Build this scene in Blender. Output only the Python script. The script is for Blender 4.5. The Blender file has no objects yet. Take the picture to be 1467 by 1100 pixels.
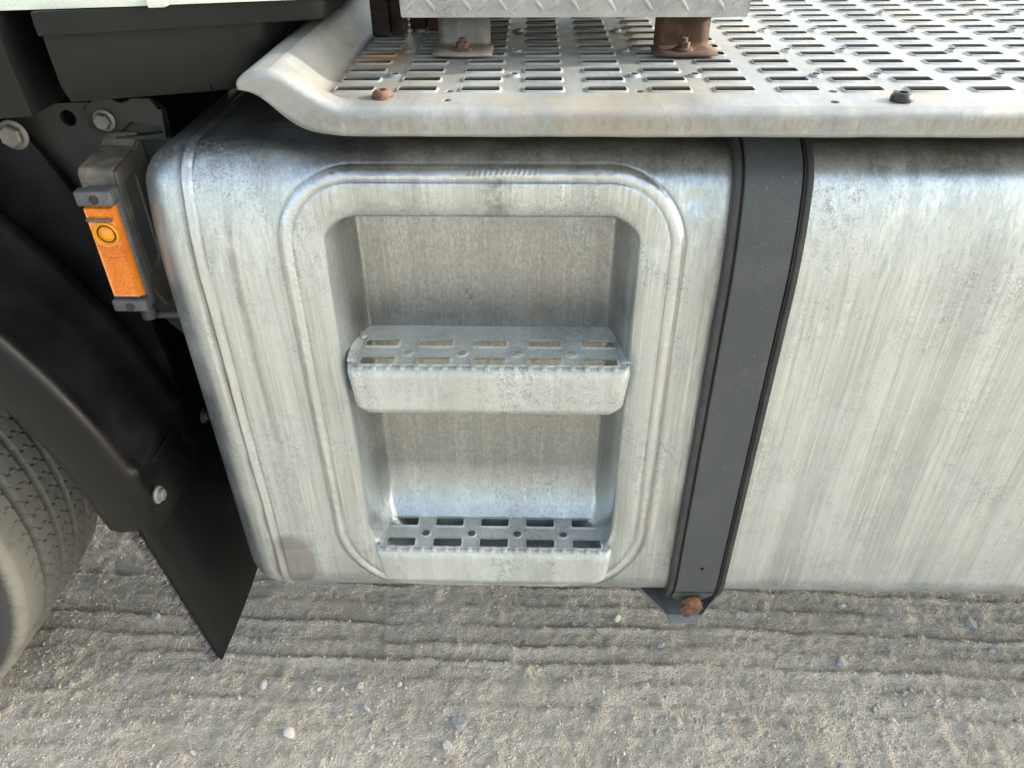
import bpy, bmesh, math, random
import numpy as np
from mathutils import Vector, Matrix
from math import sin, cos, tan, radians, pi, sqrt, asin, acos

random.seed(7)
RNG = np.random.default_rng(11)
sc = bpy.context.scene
COL = sc.collection

# ------------------------------------------------------------------ camera
PITCH, YAW, ROLL = radians(35.814), radians(1.65), radians(-0.438)
fw = Vector((-sin(YAW) * cos(PITCH), cos(YAW) * cos(PITCH), -sin(PITCH)))
rt = Vector((cos(YAW), sin(YAW), 0))
up = rt.cross(fw)
r2 = rt * cos(ROLL) + up * sin(ROLL)
u2 = up * cos(ROLL) - rt * sin(ROLL)
cam_d = bpy.data.cameras.new("camera")
cam_d.sensor_width = 36
cam_d.lens = 1090 / 1467 * 36
cam_d.clip_start = 0.02
cam_d.clip_end = 2000
cam = bpy.data.objects.new("camera", cam_d)
COL.objects.link(cam)
M = Matrix((r2, u2, -fw)).transposed().to_4x4()
M.translation = Vector((0, 0, 1.4))
cam.matrix_world = M
sc.camera = cam

# ------------------------------------------------------------------ world and sun
SUN_EL, SUN_AZ = radians(23), radians(6)          # azimuth measured from +X towards +Y
S = Vector((cos(SUN_EL) * cos(SUN_AZ), cos(SUN_EL) * sin(SUN_AZ), sin(SUN_EL)))
world = bpy.data.worlds.new("World")
sc.world = world
world.use_nodes = True
wn = world.node_tree
wn.nodes.clear()
sky = wn.nodes.new("ShaderNodeTexSky")
sky.sky_type = 'NISHITA'
sky.sun_disc = False
sky.sun_elevation = SUN_EL
sky.sun_rotation = pi / 2 - SUN_AZ
sky.air_density = 1.0
sky.dust_density = 3.0
sky.ozone_density = 0.6
hs = wn.nodes.new("ShaderNodeHueSaturation")
hs.inputs['Saturation'].default_value = 0.62
bg = wn.nodes.new("ShaderNodeBackground")
bg.inputs['Strength'].default_value = 0.15
wo = wn.nodes.new("ShaderNodeOutputWorld")
wn.links.new(sky.outputs[0], hs.inputs['Color'])
wn.links.new(hs.outputs[0], bg.inputs[0])
wn.links.new(bg.outputs[0], wo.inputs[0])

sun_d = bpy.data.lights.new("sun", 'SUN')
sun_d.energy = 2.0
sun_d.angle = radians(0.7)
sun_d.color = (1.0, 0.94, 0.84)
sun = bpy.data.objects.new("sun", sun_d)
COL.objects.link(sun)
sun.rotation_euler = S.to_track_quat('Z', 'Y').to_euler()
sun.location = (4, 1, 4)

sc.view_settings.view_transform = 'Standard'
sc.view_settings.look = 'None'
sc.view_settings.exposure = 2.0
sc.view_settings.gamma = 1

# ------------------------------------------------------------------ helpers
WORLD = {}


def place(o, parent, loc):
    loc = Vector(loc)
    WORLD[o.name] = loc
    if parent is not None:
        o.parent = parent
        o.location = loc - WORLD[parent.name]
    else:
        o.location = loc
    return o


def empty(name, loc, parent=None):
    o = bpy.data.objects.new(name, None)
    o.empty_display_size = 0.1
    COL.objects.link(o)
    return place(o, parent, loc)


def finish(me, mat, smooth=True, angle=None):
    if mat is not None:
        me.materials.append(mat)
    me.polygons.foreach_set('use_smooth', [smooth] * len(me.polygons))
    if smooth and angle is not None:
        me.set_sharp_from_angle(angle=radians(angle))
    me.update()
    return me


def from_np(name, verts, faces, mat, smooth=True, angle=None):
    verts = np.asarray(verts, dtype=np.float32)
    faces = np.asarray(faces, dtype=np.int32)
    me = bpy.data.meshes.new(name)
    k = faces.shape[1]
    me.vertices.add(len(verts))
    me.vertices.foreach_set('co', verts.ravel())
    me.loops.add(faces.size)
    me.loops.foreach_set('vertex_index', faces.ravel())
    me.polygons.add(len(faces))
    me.polygons.foreach_set('loop_start', np.arange(len(faces), dtype=np.int32) * k)
    me.update(calc_edges=True)
    me.validate()
    return finish(me, mat, smooth, angle)


def grid_faces(n, m, flip=False):
    i, j = np.meshgrid(np.arange(n - 1), np.arange(m - 1), indexing='ij')
    a = (i * m + j).ravel()
    f = np.stack([a, a + m, a + m + 1, a + 1], 1)
    return f[:, ::-1] if flip else f


def from_bm(name, bm, mat, smooth=True, angle=40, normals=True):
    if normals:
        bmesh.ops.recalc_face_normals(bm, faces=bm.faces)
    me = bpy.data.meshes.new(name)
    bm.to_mesh(me)
    bm.free()
    return finish(me, mat, smooth, angle)


def flatten(me):
    for p in me.polygons:
        if abs(p.normal.z) > 0.99995:
            p.use_smooth = False
    return me


def obj(name, me, parent, loc=(0, 0, 0), label=None, rot=None, world_coords=True):
    """Link a mesh; world_coords: the mesh is written in world coordinates and is shifted to its pivot."""
    o = bpy.data.objects.new(name, me)
    COL.objects.link(o)
    if world_coords and Vector(loc).length > 0:
        me.transform(Matrix.Translation(-Vector(loc)))
    if rot:
        o.rotation_euler = rot
    place(o, parent, loc)
    if label:
        o['label'] = label
    return o


def copy(o, parent, loc, rot=None, label=None):
    c = o.copy()
    COL.objects.link(c)
    if rot:
        c.rotation_euler = rot
    place(c, parent, loc)
    if label:
        c['label'] = label
    elif 'label' in c:
        del c['label']
    return c


def bm_box(bm, x0, x1, y0, y1, z0, z1, bevel=0.0, seg=2):
    vs = [bm.verts.new((x, y, z)) for x in (x0, x1) for y in (y0, y1) for z in (z0, z1)]
    f = [(0, 1, 3, 2), (4, 6, 7, 5), (0, 4, 5, 1), (2, 3, 7, 6), (0, 2, 6, 4), (1, 5, 7, 3)]
    fs = [bm.faces.new([vs[i] for i in q]) for q in f]
    if bevel:
        es = list({e for q in fs for e in q.edges})
        bmesh.ops.bevel(bm, geom=es, offset=bevel, segments=seg, profile=0.5, affect='EDGES')


def bm_prism(bm, pts, d, bevel=0.0):
    """pts: 3-D polygon; d: extrusion vector."""
    d = Vector(d)
    a = [bm.verts.new(p) for p in pts]
    b = [bm.verts.new(Vector(p) + d) for p in pts]
    fs = [bm.faces.new(a), bm.faces.new(b[::-1])]
    n = len(pts)
    for i in range(n):
        fs.append(bm.faces.new((a[i], b[i], b[(i + 1) % n], a[(i + 1) % n])))
    if bevel:
        es = list({e for e in fs[0].edges} | {e for e in fs[1].edges})
        bmesh.ops.bevel(bm, geom=es, offset=bevel, segments=2, profile=0.5, affect='EDGES')


def bm_lathe(bm, prof, n=24, axis='Z', c=(0, 0, 0), hexa=False):
    """prof: list of (r, h)."""
    rings = []
    for r, h in prof:
        ring = []
        for i in range(n):
            a = 2 * pi * i / n
            p = (r * cos(a), r * sin(a), h)
            if axis == 'Y':
                p = (p[0], -p[2], p[1])
            elif axis == 'X':
                p = (p[2], p[0], p[1])
            ring.append(bm.verts.new((p[0] + c[0], p[1] + c[1], p[2] + c[2])))
        rings.append(ring)
    for k in range(len(rings) - 1):
        for i in range(n):
            bm.faces.new((rings[k][i], rings[k][(i + 1) % n], rings[k + 1][(i + 1) % n], rings[k + 1][i]))
    bm.faces.new(rings[-1])
    bm.faces.new(rings[0][::-1])


def rrect(cx, cy, w, h, r, seg=4):
    pts = []
    for qx, qy, a0 in ((1, 1, 0), (-1, 1, 90), (-1, -1, 180), (1, -1, 270)):
        for k in range(seg + 1):
            a = radians(a0 + 90 * k / seg)
            pts.append((cx + qx * (w / 2 - r) + r * cos(a), cy + qy * (h / 2 - r) + r * sin(a)))
    return pts


def circle(cx, cy, r, n=12):
    return [(cx + r * cos(2 * pi * i / n), cy + r * sin(2 * pi * i / n)) for i in range(n)]


def bm_holed(bm, outer, holes, to3d):
    es = []
    for loop in [outer] + holes:
        vs = [bm.verts.new(to3d(*p)) for p in loop]
        for i in range(len(vs)):
            es.append(bm.edges.new((vs[i], vs[(i + 1) % len(vs)])))
    bmesh.ops.triangle_fill(bm, use_beauty=True, use_dissolve=False, edges=es)


def sstep(a, b, x):
    t = np.clip((x - a) / (b - a), 0, 1)
    return t * t * (3 - 2 * t)


def vnoise(x, y, seed, n=256):
    r = np.random.default_rng(seed).random((n, n))
    xi, yi = np.floor(x).astype(int), np.floor(y).astype(int)
    fx, fy = x - xi, y - yi
    fx, fy = fx * fx * (3 - 2 * fx), fy * fy * (3 - 2 * fy)
    g = lambda i, j: r[i % n, j % n]
    return ((g(xi, yi) * (1 - fx) + g(xi + 1, yi) * fx) * (1 - fy)
            + (g(xi, yi + 1) * (1 - fx) + g(xi + 1, yi + 1) * fx) * fy) - 0.5


# ------------------------------------------------------------------ materials
class Mat:
    def __init__(s, name):
        s.m = bpy.data.materials.new(name)
        s.m.use_nodes = True
        s.t = s.m.node_tree
        s.b = s.t.nodes['Principled BSDF']
        s.tc = s.t.nodes.new("ShaderNodeTexCoord")
        g = s.t.nodes.new("ShaderNodeNewGeometry")
        s.pos = g.outputs['Position']
        s.geo = g

    def link(s, a, b):
        s.t.links.new(a, b)

    def vec(s, scale, src=None):
        mp = s.t.nodes.new("ShaderNodeMapping")
        mp.inputs['Scale'].default_value = scale
        s.link(src or s.pos, mp.inputs['Vector'])
        return mp.outputs[0]

    def noise(s, scale, detail=4, rough=0.6, vec=None, dist=0.0):
        n = s.t.nodes.new("ShaderNodeTexNoise")
        n.inputs['Scale'].default_value = scale
        n.inputs['Detail'].default_value = detail
        n.inputs['Roughness'].default_value = rough
        n.inputs['Distortion'].default_value = dist
        s.link(vec or s.pos, n.inputs['Vector'])
        return n.outputs['Fac']

    def voronoi(s, scale, vec=None, feature='F1'):
        n = s.t.nodes.new("ShaderNodeTexVoronoi")
        n.feature = feature
        n.inputs['Scale'].default_value = scale
        s.link(vec or s.pos, n.inputs['Vector'])
        return n.outputs['Distance']

    def ramp(s, fac, a, b, lo=0.0, hi=1.0):
        r = s.t.nodes.new("ShaderNodeMapRange")
        r.interpolation_type = 'SMOOTHSTEP'
        r.inputs['From Min'].default_value = a
        r.inputs['From Max'].default_value = b
        r.inputs['To Min'].default_value = lo
        r.inputs['To Max'].default_value = hi
        s.link(fac, r.inputs['Value'])
        return r.outputs[0]

    def math(s, op, a, b=0.0):
        n = s.t.nodes.new("ShaderNodeMath")
        n.operation = op
        for k, v in enumerate((a, b)):
            if isinstance(v, (int, float)):
                n.inputs[k].default_value = v
            else:
                s.link(v, n.inputs[k])
        return n.outputs[0]

    def mix(s, fac, a, b):
        n = s.t.nodes.new("ShaderNodeMix")
        n.data_type = 'RGBA'
        if isinstance(fac, (int, float)):
            n.inputs['Factor'].default_value = fac
        else:
            s.link(fac, n.inputs['Factor'])
        for nm, v in (('A', a), ('B', b)):
            sk = [i for i in n.inputs if i.name == nm and i.type == 'RGBA'][0]
            if isinstance(v, tuple):
                sk.default_value = (*v, 1)
            else:
                s.link(v, sk)
        return [o for o in n.outputs if o.type == 'RGBA'][0]

    def set(s, **k):
        for n, v in k.items():
            n = {'color': 'Base Color', 'rough': 'Roughness', 'metal': 'Metallic', 'spec': 'Specular IOR Level',
                 'trans': 'Transmission Weight', 'coat': 'Coat Weight'}[n]
            if isinstance(v, tuple):
                s.b.inputs[n].default_value = (*v, 1)
            elif isinstance(v, (int, float)):
                s.b.inputs[n].default_value = v
            else:
                s.link(v, s.b.inputs[n])
        return s

    def bump(s, height, strength=0.3, dist=0.001):
        n = s.t.nodes.new("ShaderNodeBump")
        n.inputs['Strength'].default_value = strength
        n.inputs['Distance'].default_value = dist
        s.link(height, n.inputs['Height'])
        s.link(n.outputs[0], s.b.inputs['Normal'])
        return s

    def xyz(s):
        n = s.t.nodes.new("ShaderNodeSeparateXYZ")
        s.link(s.pos, n.inputs[0])
        return n.outputs

    def spot(s, cx, cz, rx, rz, soft=0.4):
        """1 inside an ellipse on the tank's front (x, z), wobbling edge."""
        x, y, z = s.xyz()
        wob = s.math('MULTIPLY', s.math('SUBTRACT', s.noise(40, 3), 0.5), 0.6)
        a = s.math('POWER', s.math('DIVIDE', s.math('SUBTRACT', x, cx), rx), 2.0)
        b = s.math('POWER', s.math('DIVIDE', s.math('SUBTRACT', z, cz), rz), 2.0)
        d = s.math('ADD', s.math('ADD', a, b), wob)
        return s.ramp(d, 1.0 + soft, 1.0 - soft)


def weathered_metal(name, base=(0.60, 0.61, 0.60), dark=(0.20, 0.195, 0.18), dust=(0.46, 0.43, 0.36), metal=0.8,
                    rough=0.42, streak=(70, 70, 2.2), dark_amt=0.55, dust_amt=0.35, speckle=420, extra=None, seed=0.0, brush=0.25, white=0.15):
    m = Mat(name)
    off = m.t.nodes.new("ShaderNodeVectorMath")
    off.operation = 'ADD'
    off.inputs[1].default_value = (seed, seed * 0.7, seed * 1.3)
    m.link(m.pos, off.inputs[0])
    p = off.outputs[0]
    st = m.noise(1.0, 5, 0.6, m.vec(streak, p))
    st2 = m.noise(1.0, 3, 0.55, m.vec(tuple(v * 0.28 for v in streak), p))
    blotch = m.noise(7, 6, 0.65, p, 0.4)
    fine = m.noise(speckle, 3, 0.7, p)
    mid = m.noise(90, 5, 0.75, p)
    # dark grime: speckles gathered inside blotches and streaks
    gather = m.math('MULTIPLY', m.ramp(blotch, 0.38, 0.68), m.ramp(st, 0.35, 0.65, 0.35, 1.0))
    sp = m.ramp(m.math('ADD', m.math('MULTIPLY', fine, 0.6), m.math('MULTIPLY', mid, 0.4)), 0.46, 0.62)
    g = m.math('MULTIPLY', m.math('MULTIPLY', sp, m.ramp(gather, 0.0, 0.8, 0.22, 1.0)), dark_amt)
    pits = m.math('MULTIPLY', m.ramp(m.noise(260, 2, 0.5, p), 0.70, 0.76), 0.55)
    g = m.math('MAXIMUM', g, pits)
    tone = m.ramp(st2, 0.3, 0.7)
    c = m.mix(m.math('MULTIPLY', tone, 0.7), tuple(v * 0.80 for v in base), tuple(min(v * 1.22, 0.9) for v in base))
    c = m.mix(m.math('MULTIPLY', m.ramp(st, 0.50, 0.70), white), c, (0.78, 0.79, 0.77))
    # hair-fine grain along the rain direction, light and dark
    hair = m.noise(1.0, 3, 0.7, m.vec(tuple(v * 3.6 if v > 20 else v * 2.2 for v in streak), p))
    c = m.mix(m.math('MULTIPLY', m.ramp(hair, 0.50, 0.68), brush), c, tuple(v * 0.55 for v in base))
    c = m.mix(m.math('MULTIPLY', m.ramp(hair, 0.46, 0.30), brush * 0.8), c, tuple(min(v * 1.5, 0.86) for v in base))
    d = m.math('MULTIPLY', m.ramp(m.noise(11, 5, 0.6, p), 0.35, 0.7), dust_amt)
    c = m.mix(d, c, dust)
    c = m.mix(g, c, dark)
    if extra:
        c = extra(m, c)
    met = m.math('MULTIPLY', m.math('SUBTRACT', 1.0, m.math('MAXIMUM', g, d)), metal)
    ro = m.math('ADD', m.math('ADD', rough, m.math('MULTIPLY', g, 0.3)), m.math('MULTIPLY', m.math('SUBTRACT', blotch, 0.5), 0.25))
    m.set(color=c, metal=met, rough=ro)
    h = m.math('ADD', m.math('ADD', m.math('MULTIPLY', fine, 0.5), m.math('MULTIPLY', mid, 0.8)), m.math('MULTIPLY', hair, 0.35))
    m.bump(h, 0.25, 0.0012)
    return m.m


def tank_extra(m, c):
    x, y, z = m.xyz()
    # rubbed grey patch low on the left, one long run mark beside it, rain runs below the deck edge
    c = m.mix(m.math('MULTIPLY', m.spot(-0.392, 0.415, 0.036, 0.062, 0.25), 0.9), c, (0.30, 0.29, 0.29))
    c = m.mix(m.math('MULTIPLY', m.spot(-0.392, 0.462, 0.042, 0.018, 0.5), 0.25), c, (0.17, 0.165, 0.17))
    wob = m.math('MULTIPLY', m.math('SUBTRACT', m.noise(6, 2, 0.5), 0.5), 0.02)
    dx = m.math('ABSOLUTE', m.math('ADD', m.math('SUBTRACT', x, -0.372), wob))
    run = m.math('MULTIPLY', m.ramp(dx, 0.008, 0.001), m.ramp(m.noise(30, 4), 0.1, 0.6))
    run = m.math('MULTIPLY', run, m.math('MULTIPLY', m.ramp(z, 1.05, 1.02), m.ramp(z, 0.55, 0.95)))
    c = m.mix(m.math('MULTIPLY', run, 0.6), c, (0.16, 0.155, 0.15))
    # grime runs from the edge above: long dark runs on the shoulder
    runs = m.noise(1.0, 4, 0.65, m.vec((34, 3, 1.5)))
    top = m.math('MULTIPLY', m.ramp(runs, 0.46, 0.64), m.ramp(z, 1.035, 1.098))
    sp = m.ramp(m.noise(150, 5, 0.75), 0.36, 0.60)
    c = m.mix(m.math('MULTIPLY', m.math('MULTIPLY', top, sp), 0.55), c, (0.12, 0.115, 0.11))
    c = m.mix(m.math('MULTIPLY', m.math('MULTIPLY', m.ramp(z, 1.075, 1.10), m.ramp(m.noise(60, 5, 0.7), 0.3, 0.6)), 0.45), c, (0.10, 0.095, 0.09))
    # one dark drip in the middle, over the weld
    dxm = m.math('ABSOLUTE', m.math('ADD', m.math('SUBTRACT', x, -0.040), wob))
    drip = m.math('MULTIPLY', m.math('MULTIPLY', m.ramp(dxm, 0.022, 0.004), m.ramp(m.noise(70, 5, 0.75), 0.35, 0.62)), m.ramp(z, 0.95, 1.06))
    c = m.mix(m.math('MULTIPLY', drip, 0.7), c, (0.13, 0.13, 0.125))
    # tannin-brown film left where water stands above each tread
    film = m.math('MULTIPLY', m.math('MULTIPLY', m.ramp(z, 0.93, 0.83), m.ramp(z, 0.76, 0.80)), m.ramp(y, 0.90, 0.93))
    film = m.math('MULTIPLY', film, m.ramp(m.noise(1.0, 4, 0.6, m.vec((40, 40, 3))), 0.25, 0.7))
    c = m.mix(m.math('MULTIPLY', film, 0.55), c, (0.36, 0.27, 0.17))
    # small black scab on the back wall of the recess
    c = m.mix(m.math('MULTIPLY', m.math('MULTIPLY', m.spot(-0.088, 0.868, 0.006, 0.014, 0.8), m.ramp(m.noise(210, 3, 0.6), 0.46, 0.56)), 0.85), c, (0.06, 0.05, 0.04))
    # uneven darker band beside the left edge of the strap
    e = m.math('MULTIPLY', m.ramp(x, 0.196, 0.234), m.ramp(x, 0.30, 0.28))
    e = m.math('MULTIPLY', e, m.ramp(m.noise(1.0, 4, 0.6, m.vec((25, 25, 6))), 0.3, 0.75))
    c = m.mix(m.math('MULTIPLY', e, 0.75), c, (0.13, 0.12, 0.12))
    # cleaner crown and grime-filled toes of the welds
    a1 = m.t.nodes.new("ShaderNodeAttribute")
    a1.attribute_name = "weld_crown"
    a2 = m.t.nodes.new("ShaderNodeAttribute")
    a2.attribute_name = "weld_toe"
    c = m.mix(m.math('MULTIPLY', a1.outputs['Fac'], 0.45), c, (0.66, 0.67, 0.64))
    c = m.mix(m.math('MULTIPLY', a2.outputs['Fac'], 0.62), c, (0.13, 0.12, 0.105))
    # recess shade mixed into the colour, with dark dirt specks; weaker low down
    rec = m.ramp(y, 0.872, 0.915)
    recess_shade = m.math('MULTIPLY', rec, m.ramp(m.noise(1.0, 5, 0.8, m.vec((300, 300, 150))), 0.3, 0.7, 0.40, 0.85))
    recess_shade = m.math('MULTIPLY', recess_shade, m.ramp(z, 0.46, 0.60, 0.25, 1.0))
    c = m.mix(recess_shade, c, (0.205, 0.20, 0.18))
    return c


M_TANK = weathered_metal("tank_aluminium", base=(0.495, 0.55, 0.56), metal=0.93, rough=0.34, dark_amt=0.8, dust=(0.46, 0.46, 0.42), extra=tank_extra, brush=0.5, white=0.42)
M_STEP = weathered_metal("step_galvanised", base=(0.47, 0.50, 0.46), dust=(0.42, 0.41, 0.35), metal=0.28, rough=0.42, streak=(45, 45, 6), dark_amt=1.0, seed=3.1)


def deck_extra(m, c):
    x, y, z = m.xyz()
    # rust weeping from two slots near the left end
    dx = m.math('POWER', m.math('DIVIDE', m.math('ADD', x, 0.185), 0.04), 2.0)
    dy = m.math('POWER', m.math('DIVIDE', m.math('SUBTRACT', y, 1.015), 0.05), 2.0)
    f = m.ramp(m.math('ADD', m.math('ADD', dx, dy), m.math('MULTIPLY', m.noise(30, 4), 1.2)), 1.9, 0.5)
    c = m.mix(m.math('MULTIPLY', f, 0.75), c, (0.30, 0.14, 0.04))
    dirt = m.ramp(m.noise(9, 6, 0.65, None, 0.5), 0.46, 0.66)
    c = m.mix(m.math('MULTIPLY', dirt, 0.45), c, (0.33, 0.28, 0.20))
    # brown rain dirt on the front apron
    ap = m.math('MULTIPLY', m.ramp(z, 1.168, 1.158), m.ramp(z, 1.143, 1.152))
    ap = m.math('MULTIPLY', ap, m.ramp(m.noise(1.0, 5, 0.7, m.vec((120, 120, 40))), 0.42, 0.66))
    c = m.mix(m.math('MULTIPLY', ap, 0.65), c, (0.22, 0.19, 0.155))
    return c


M_DECK = weathered_metal("deck_galvanised", base=(0.275, 0.295, 0.29), metal=0.45, rough=0.5, streak=(25, 6, 25), dark_amt=0.5, dust=(0.40, 0.385, 0.34), dust_amt=0.28, extra=deck_extra, seed=5.7)
M_BOX = weathered_metal("chequer_plate", base=(0.36, 0.37, 0.355), metal=0.6, rough=0.45, streak=(60, 60, 60), dark_amt=0.75, dust_amt=0.4, seed=9.2)
M_ZINC = weathered_metal("zinc_bolt", base=(0.15, 0.147, 0.138), metal=0.6, rough=0.45, dark_amt=0.6, speckle=900, seed=1.2)
M_GREYBR = weathered_metal("grey_galvanised_bracket", base=(0.105, 0.115, 0.125), dark=(0.08, 0.08, 0.085), dust=(0.30, 0.26, 0.19), metal=0.35, rough=0.5, dark_amt=0.6, dust_amt=0.4, speckle=700, seed=2.2,
                           extra=lambda m, c: m.mix(m.math('MULTIPLY', m.math('MULTIPLY', m.ramp(m.xyz()[2], 1.190, 1.181), m.ramp(m.noise(80, 4), 0.25, 0.6)), 0.85), c, (0.24, 0.20, 0.14)))


def rust_mat(name, a=(0.085, 0.036, 0.016), b=(0.22, 0.115, 0.05), rough=0.85):
    m = Mat(name)
    n = m.noise(60, 6, 0.7)
    n2 = m.noise(400, 3, 0.7)
    c = m.mix(m.ramp(n, 0.35, 0.65), a, b)
    c = m.mix(m.math('MULTIPLY', m.ramp(n2, 0.5, 0.7), 0.5), c, (0.05, 0.025, 0.015))
    m.set(color=c, rough=rough, metal=0.0)
    m.bump(n2, 0.5, 0.0012)
    return m.m


M_RUST = rust_mat("rusty_steel", (0.038, 0.019, 0.011), (0.095, 0.050, 0.026))
M_RUSTBOLT = rust_mat("rusty_bolt", (0.055, 0.027, 0.018), (0.13, 0.068, 0.045), 0.8)
M_RUSTEND = rust_mat("flaking_orange_rust", (0.045, 0.021, 0.011), (0.17, 0.088, 0.036), 0.85)


def paint_mat(name, col, dustcol=(0.30, 0.27, 0.22), dust_amt=0.35, rough=0.45, speck=0.0, scale=20, spec=0.4):
    m = Mat(name)
    n = m.noise(scale, 6, 0.65, None, 0.3)
    f = m.noise(500, 3, 0.7)
    c = m.mix(m.math('MULTIPLY', m.ramp(n, 0.4, 0.75), dust_amt), col, dustcol)
    c = m.mix(m.math('MULTIPLY', m.ramp(f, 0.4, 0.7), 0.25), c, tuple(v * 0.6 for v in col))
    if speck:
        v = m.voronoi(230)
        pick = m.ramp(m.noise(55, 3), 0.48, 0.62)
        c = m.mix(m.math('MULTIPLY', m.math('MULTIPLY', m.ramp(v, 0.16, 0.08), pick), speck), c, (0.55, 0.52, 0.44))
    m.set(color=c, rough=m.ramp(n, 0.3, 0.7, rough - 0.08, rough + 0.15), spec=spec)
    m.bump(f, 0.15, 0.0006)
    return m.m


M_STRAP = paint_mat("strap_grey_paint", (0.050, 0.058, 0.060), (0.11, 0.11, 0.10), 0.30, 0.40, speck=0.5)
M_RUBBER = paint_mat("black_rubber", (0.026, 0.026, 0.027), (0.13, 0.12, 0.11), 0.25, 0.55, scale=35)
M_PLATE = paint_mat("chassis_grey_paint", (0.026, 0.031, 0.030), (0.10, 0.08, 0.052), 0.35, 0.45, scale=14, spec=0.3)
M_PLASTIC = paint_mat("black_plastic", (0.007, 0.008, 0.008), (0.024, 0.021, 0.019), 0.30, 0.42, scale=6, spec=0.22)
M_GUARD = paint_mat("guard_plastic", (0.004, 0.0045, 0.005), (0.022, 0.020, 0.018), 0.35, 0.40, scale=9, spec=0.22)
M_FLAP = paint_mat("flap_rubber", (0.005, 0.005, 0.005), (0.014, 0.0125, 0.011), 0.3, 0.65, scale=6, spec=0.2)
M_DARK = paint_mat("underbody_black", (0.006, 0.006, 0.006), (0.016, 0.014, 0.011), 0.4, 0.75, scale=8, spec=0.15)
M_WHITE = paint_mat("cab_white_paint", (0.50, 0.56, 0.49), (0.5, 0.48, 0.4), 0.25, 0.3, scale=5)
M_LAMPGREY = paint_mat("lamp_grey_plastic", (0.07, 0.074, 0.080), (0.22, 0.20, 0.17), 0.4, 0.45, scale=60)
M_BRKT = paint_mat("dusty_bracket_steel", (0.085, 0.080, 0.070), (0.27, 0.225, 0.16), 0.7, 0.55, scale=30)
M_BLACKBOLT = paint_mat("black_bolt", (0.02, 0.02, 0.021), (0.05, 0.05, 0.05), 0.2, 0.35)
M_BRISTLE = paint_mat("flap_bristle", (0.085, 0.085, 0.09), (0.34, 0.31, 0.25), 0.6, 0.7, scale=80)


def amber():
    m = Mat("amber_lens")
    n = m.noise(30, 4)
    m.set(color=m.mix(m.ramp(n, 0.35, 0.7), (0.74, 0.225, 0.007), (0.60, 0.155, 0.005)), rough=0.10, spec=0.9, coat=0.8)
    m.b.inputs['Subsurface Weight'].default_value = 0.2
    m.b.inputs['Subsurface Radius'].default_value = (0.01, 0.004, 0.001)
    m.b.inputs['Subsurface Scale'].default_value = 0.4
    return m.m


M_AMBER = amber()
M_BULB = Mat("amber_bulb_window").set(color=(0.66, 0.26, 0.010), rough=0.18, spec=0.5).m


def tyre_mat():
    m = Mat("dusty_tyre")
    n = m.noise(14, 6, 0.65)
    f = m.noise(260, 3, 0.7)
    x, y, z = m.xyz()
    dusty = m.math('MULTIPLY', m.ramp(m.math('ADD', n, m.math('MULTIPLY', m.math('SUBTRACT', f, 0.5), 0.5)), 0.02, 0.50), 0.95)
    # the sidewall, inside the shoulder, was wiped blacker
    r = m.math('SQRT', m.math('ADD', m.math('POWER', m.math('ADD', x, 1.31), 2.0), m.math('POWER', m.math('SUBTRACT', z, 0.49), 2.0)))
    side = m.math('MULTIPLY', m.ramp(r, 0.470, 0.492), m.ramp(r, 0.36, 0.30, 0.0, 1.0))
    out = m.ramp(m.math('ADD', r, m.math('MULTIPLY', m.math('SUBTRACT', f, 0.5), 0.012)), 0.464, 0.480, 0.10, 1.0)
    c = m.mix(m.math('MULTIPLY', dusty, out), (0.022, 0.022, 0.022), (0.215, 0.208, 0.175))
    m.set(color=c, rough=0.85)
    m.bump(f, 0.4, 0.0015)
    return m.m


M_TYRE = tyre_mat()


def ground_mat():
    m = Mat("packed_dirt")
    n = m.noise(5, 7, 0.65)
    f = m.noise(70, 6, 0.75)
    g = m.noise(320, 4, 0.75)
    lines = m.noise(1.0, 5, 0.6, m.vec((2.5, 26, 1)))
    grit = m.voronoi(210)
    grit2 = m.voronoi(95)
    c = m.mix(m.ramp(n, 0.3, 0.7), (0.46, 0.42, 0.335), (0.64, 0.59, 0.48))
    c = m.mix(m.math('MULTIPLY', m.ramp(lines, 0.5, 0.7), 0.3), c, (0.33, 0.305, 0.25))
    c = m.mix(m.math('MULTIPLY', m.ramp(f, 0.48, 0.68), 0.5), c, (0.28, 0.255, 0.21))
    c = m.mix(m.math('MULTIPLY', m.ramp(g, 0.52, 0.72), 0.45), c, (0.54, 0.52, 0.46))
    c = m.mix(m.math('MULTIPLY', m.ramp(grit, 0.28, 0.08), m.ramp(m.noise(48, 2), 0.50, 0.60)), c, (0.50, 0.48, 0.43))
    m.set(color=c, rough=0.95, spec=0.2)
    h = m.math('ADD', m.math('ADD', m.math('MULTIPLY', f, 0.9), m.math('MULTIPLY', g, 0.5)), m.math('ADD', m.math('MULTIPLY', m.ramp(grit, 0.6, 0.1), 0.30), m.math('MULTIPLY', m.math('MULTIPLY', m.ramp(grit2, 0.5, 0.1), m.ramp(n, 0.4, 0.6)), 0.35)))
    m.bump(h, 0.9, 0.010)
    return m.m


M_GROUND = ground_mat()


def stone_mat(name, a, b):
    m = Mat(name)
    oi = m.t.nodes.new("ShaderNodeObjectInfo")
    n = m.noise(120, 5, 0.7)
    c = m.mix(m.ramp(n, 0.35, 0.65), a, b)
    c = m.mix(m.math('MULTIPLY', oi.outputs['Random'], 0.5), c, (0.22, 0.23, 0.24))
    m.set(color=c, rough=0.85)
    m.bump(n, 0.5, 0.002)
    return m.m


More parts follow.
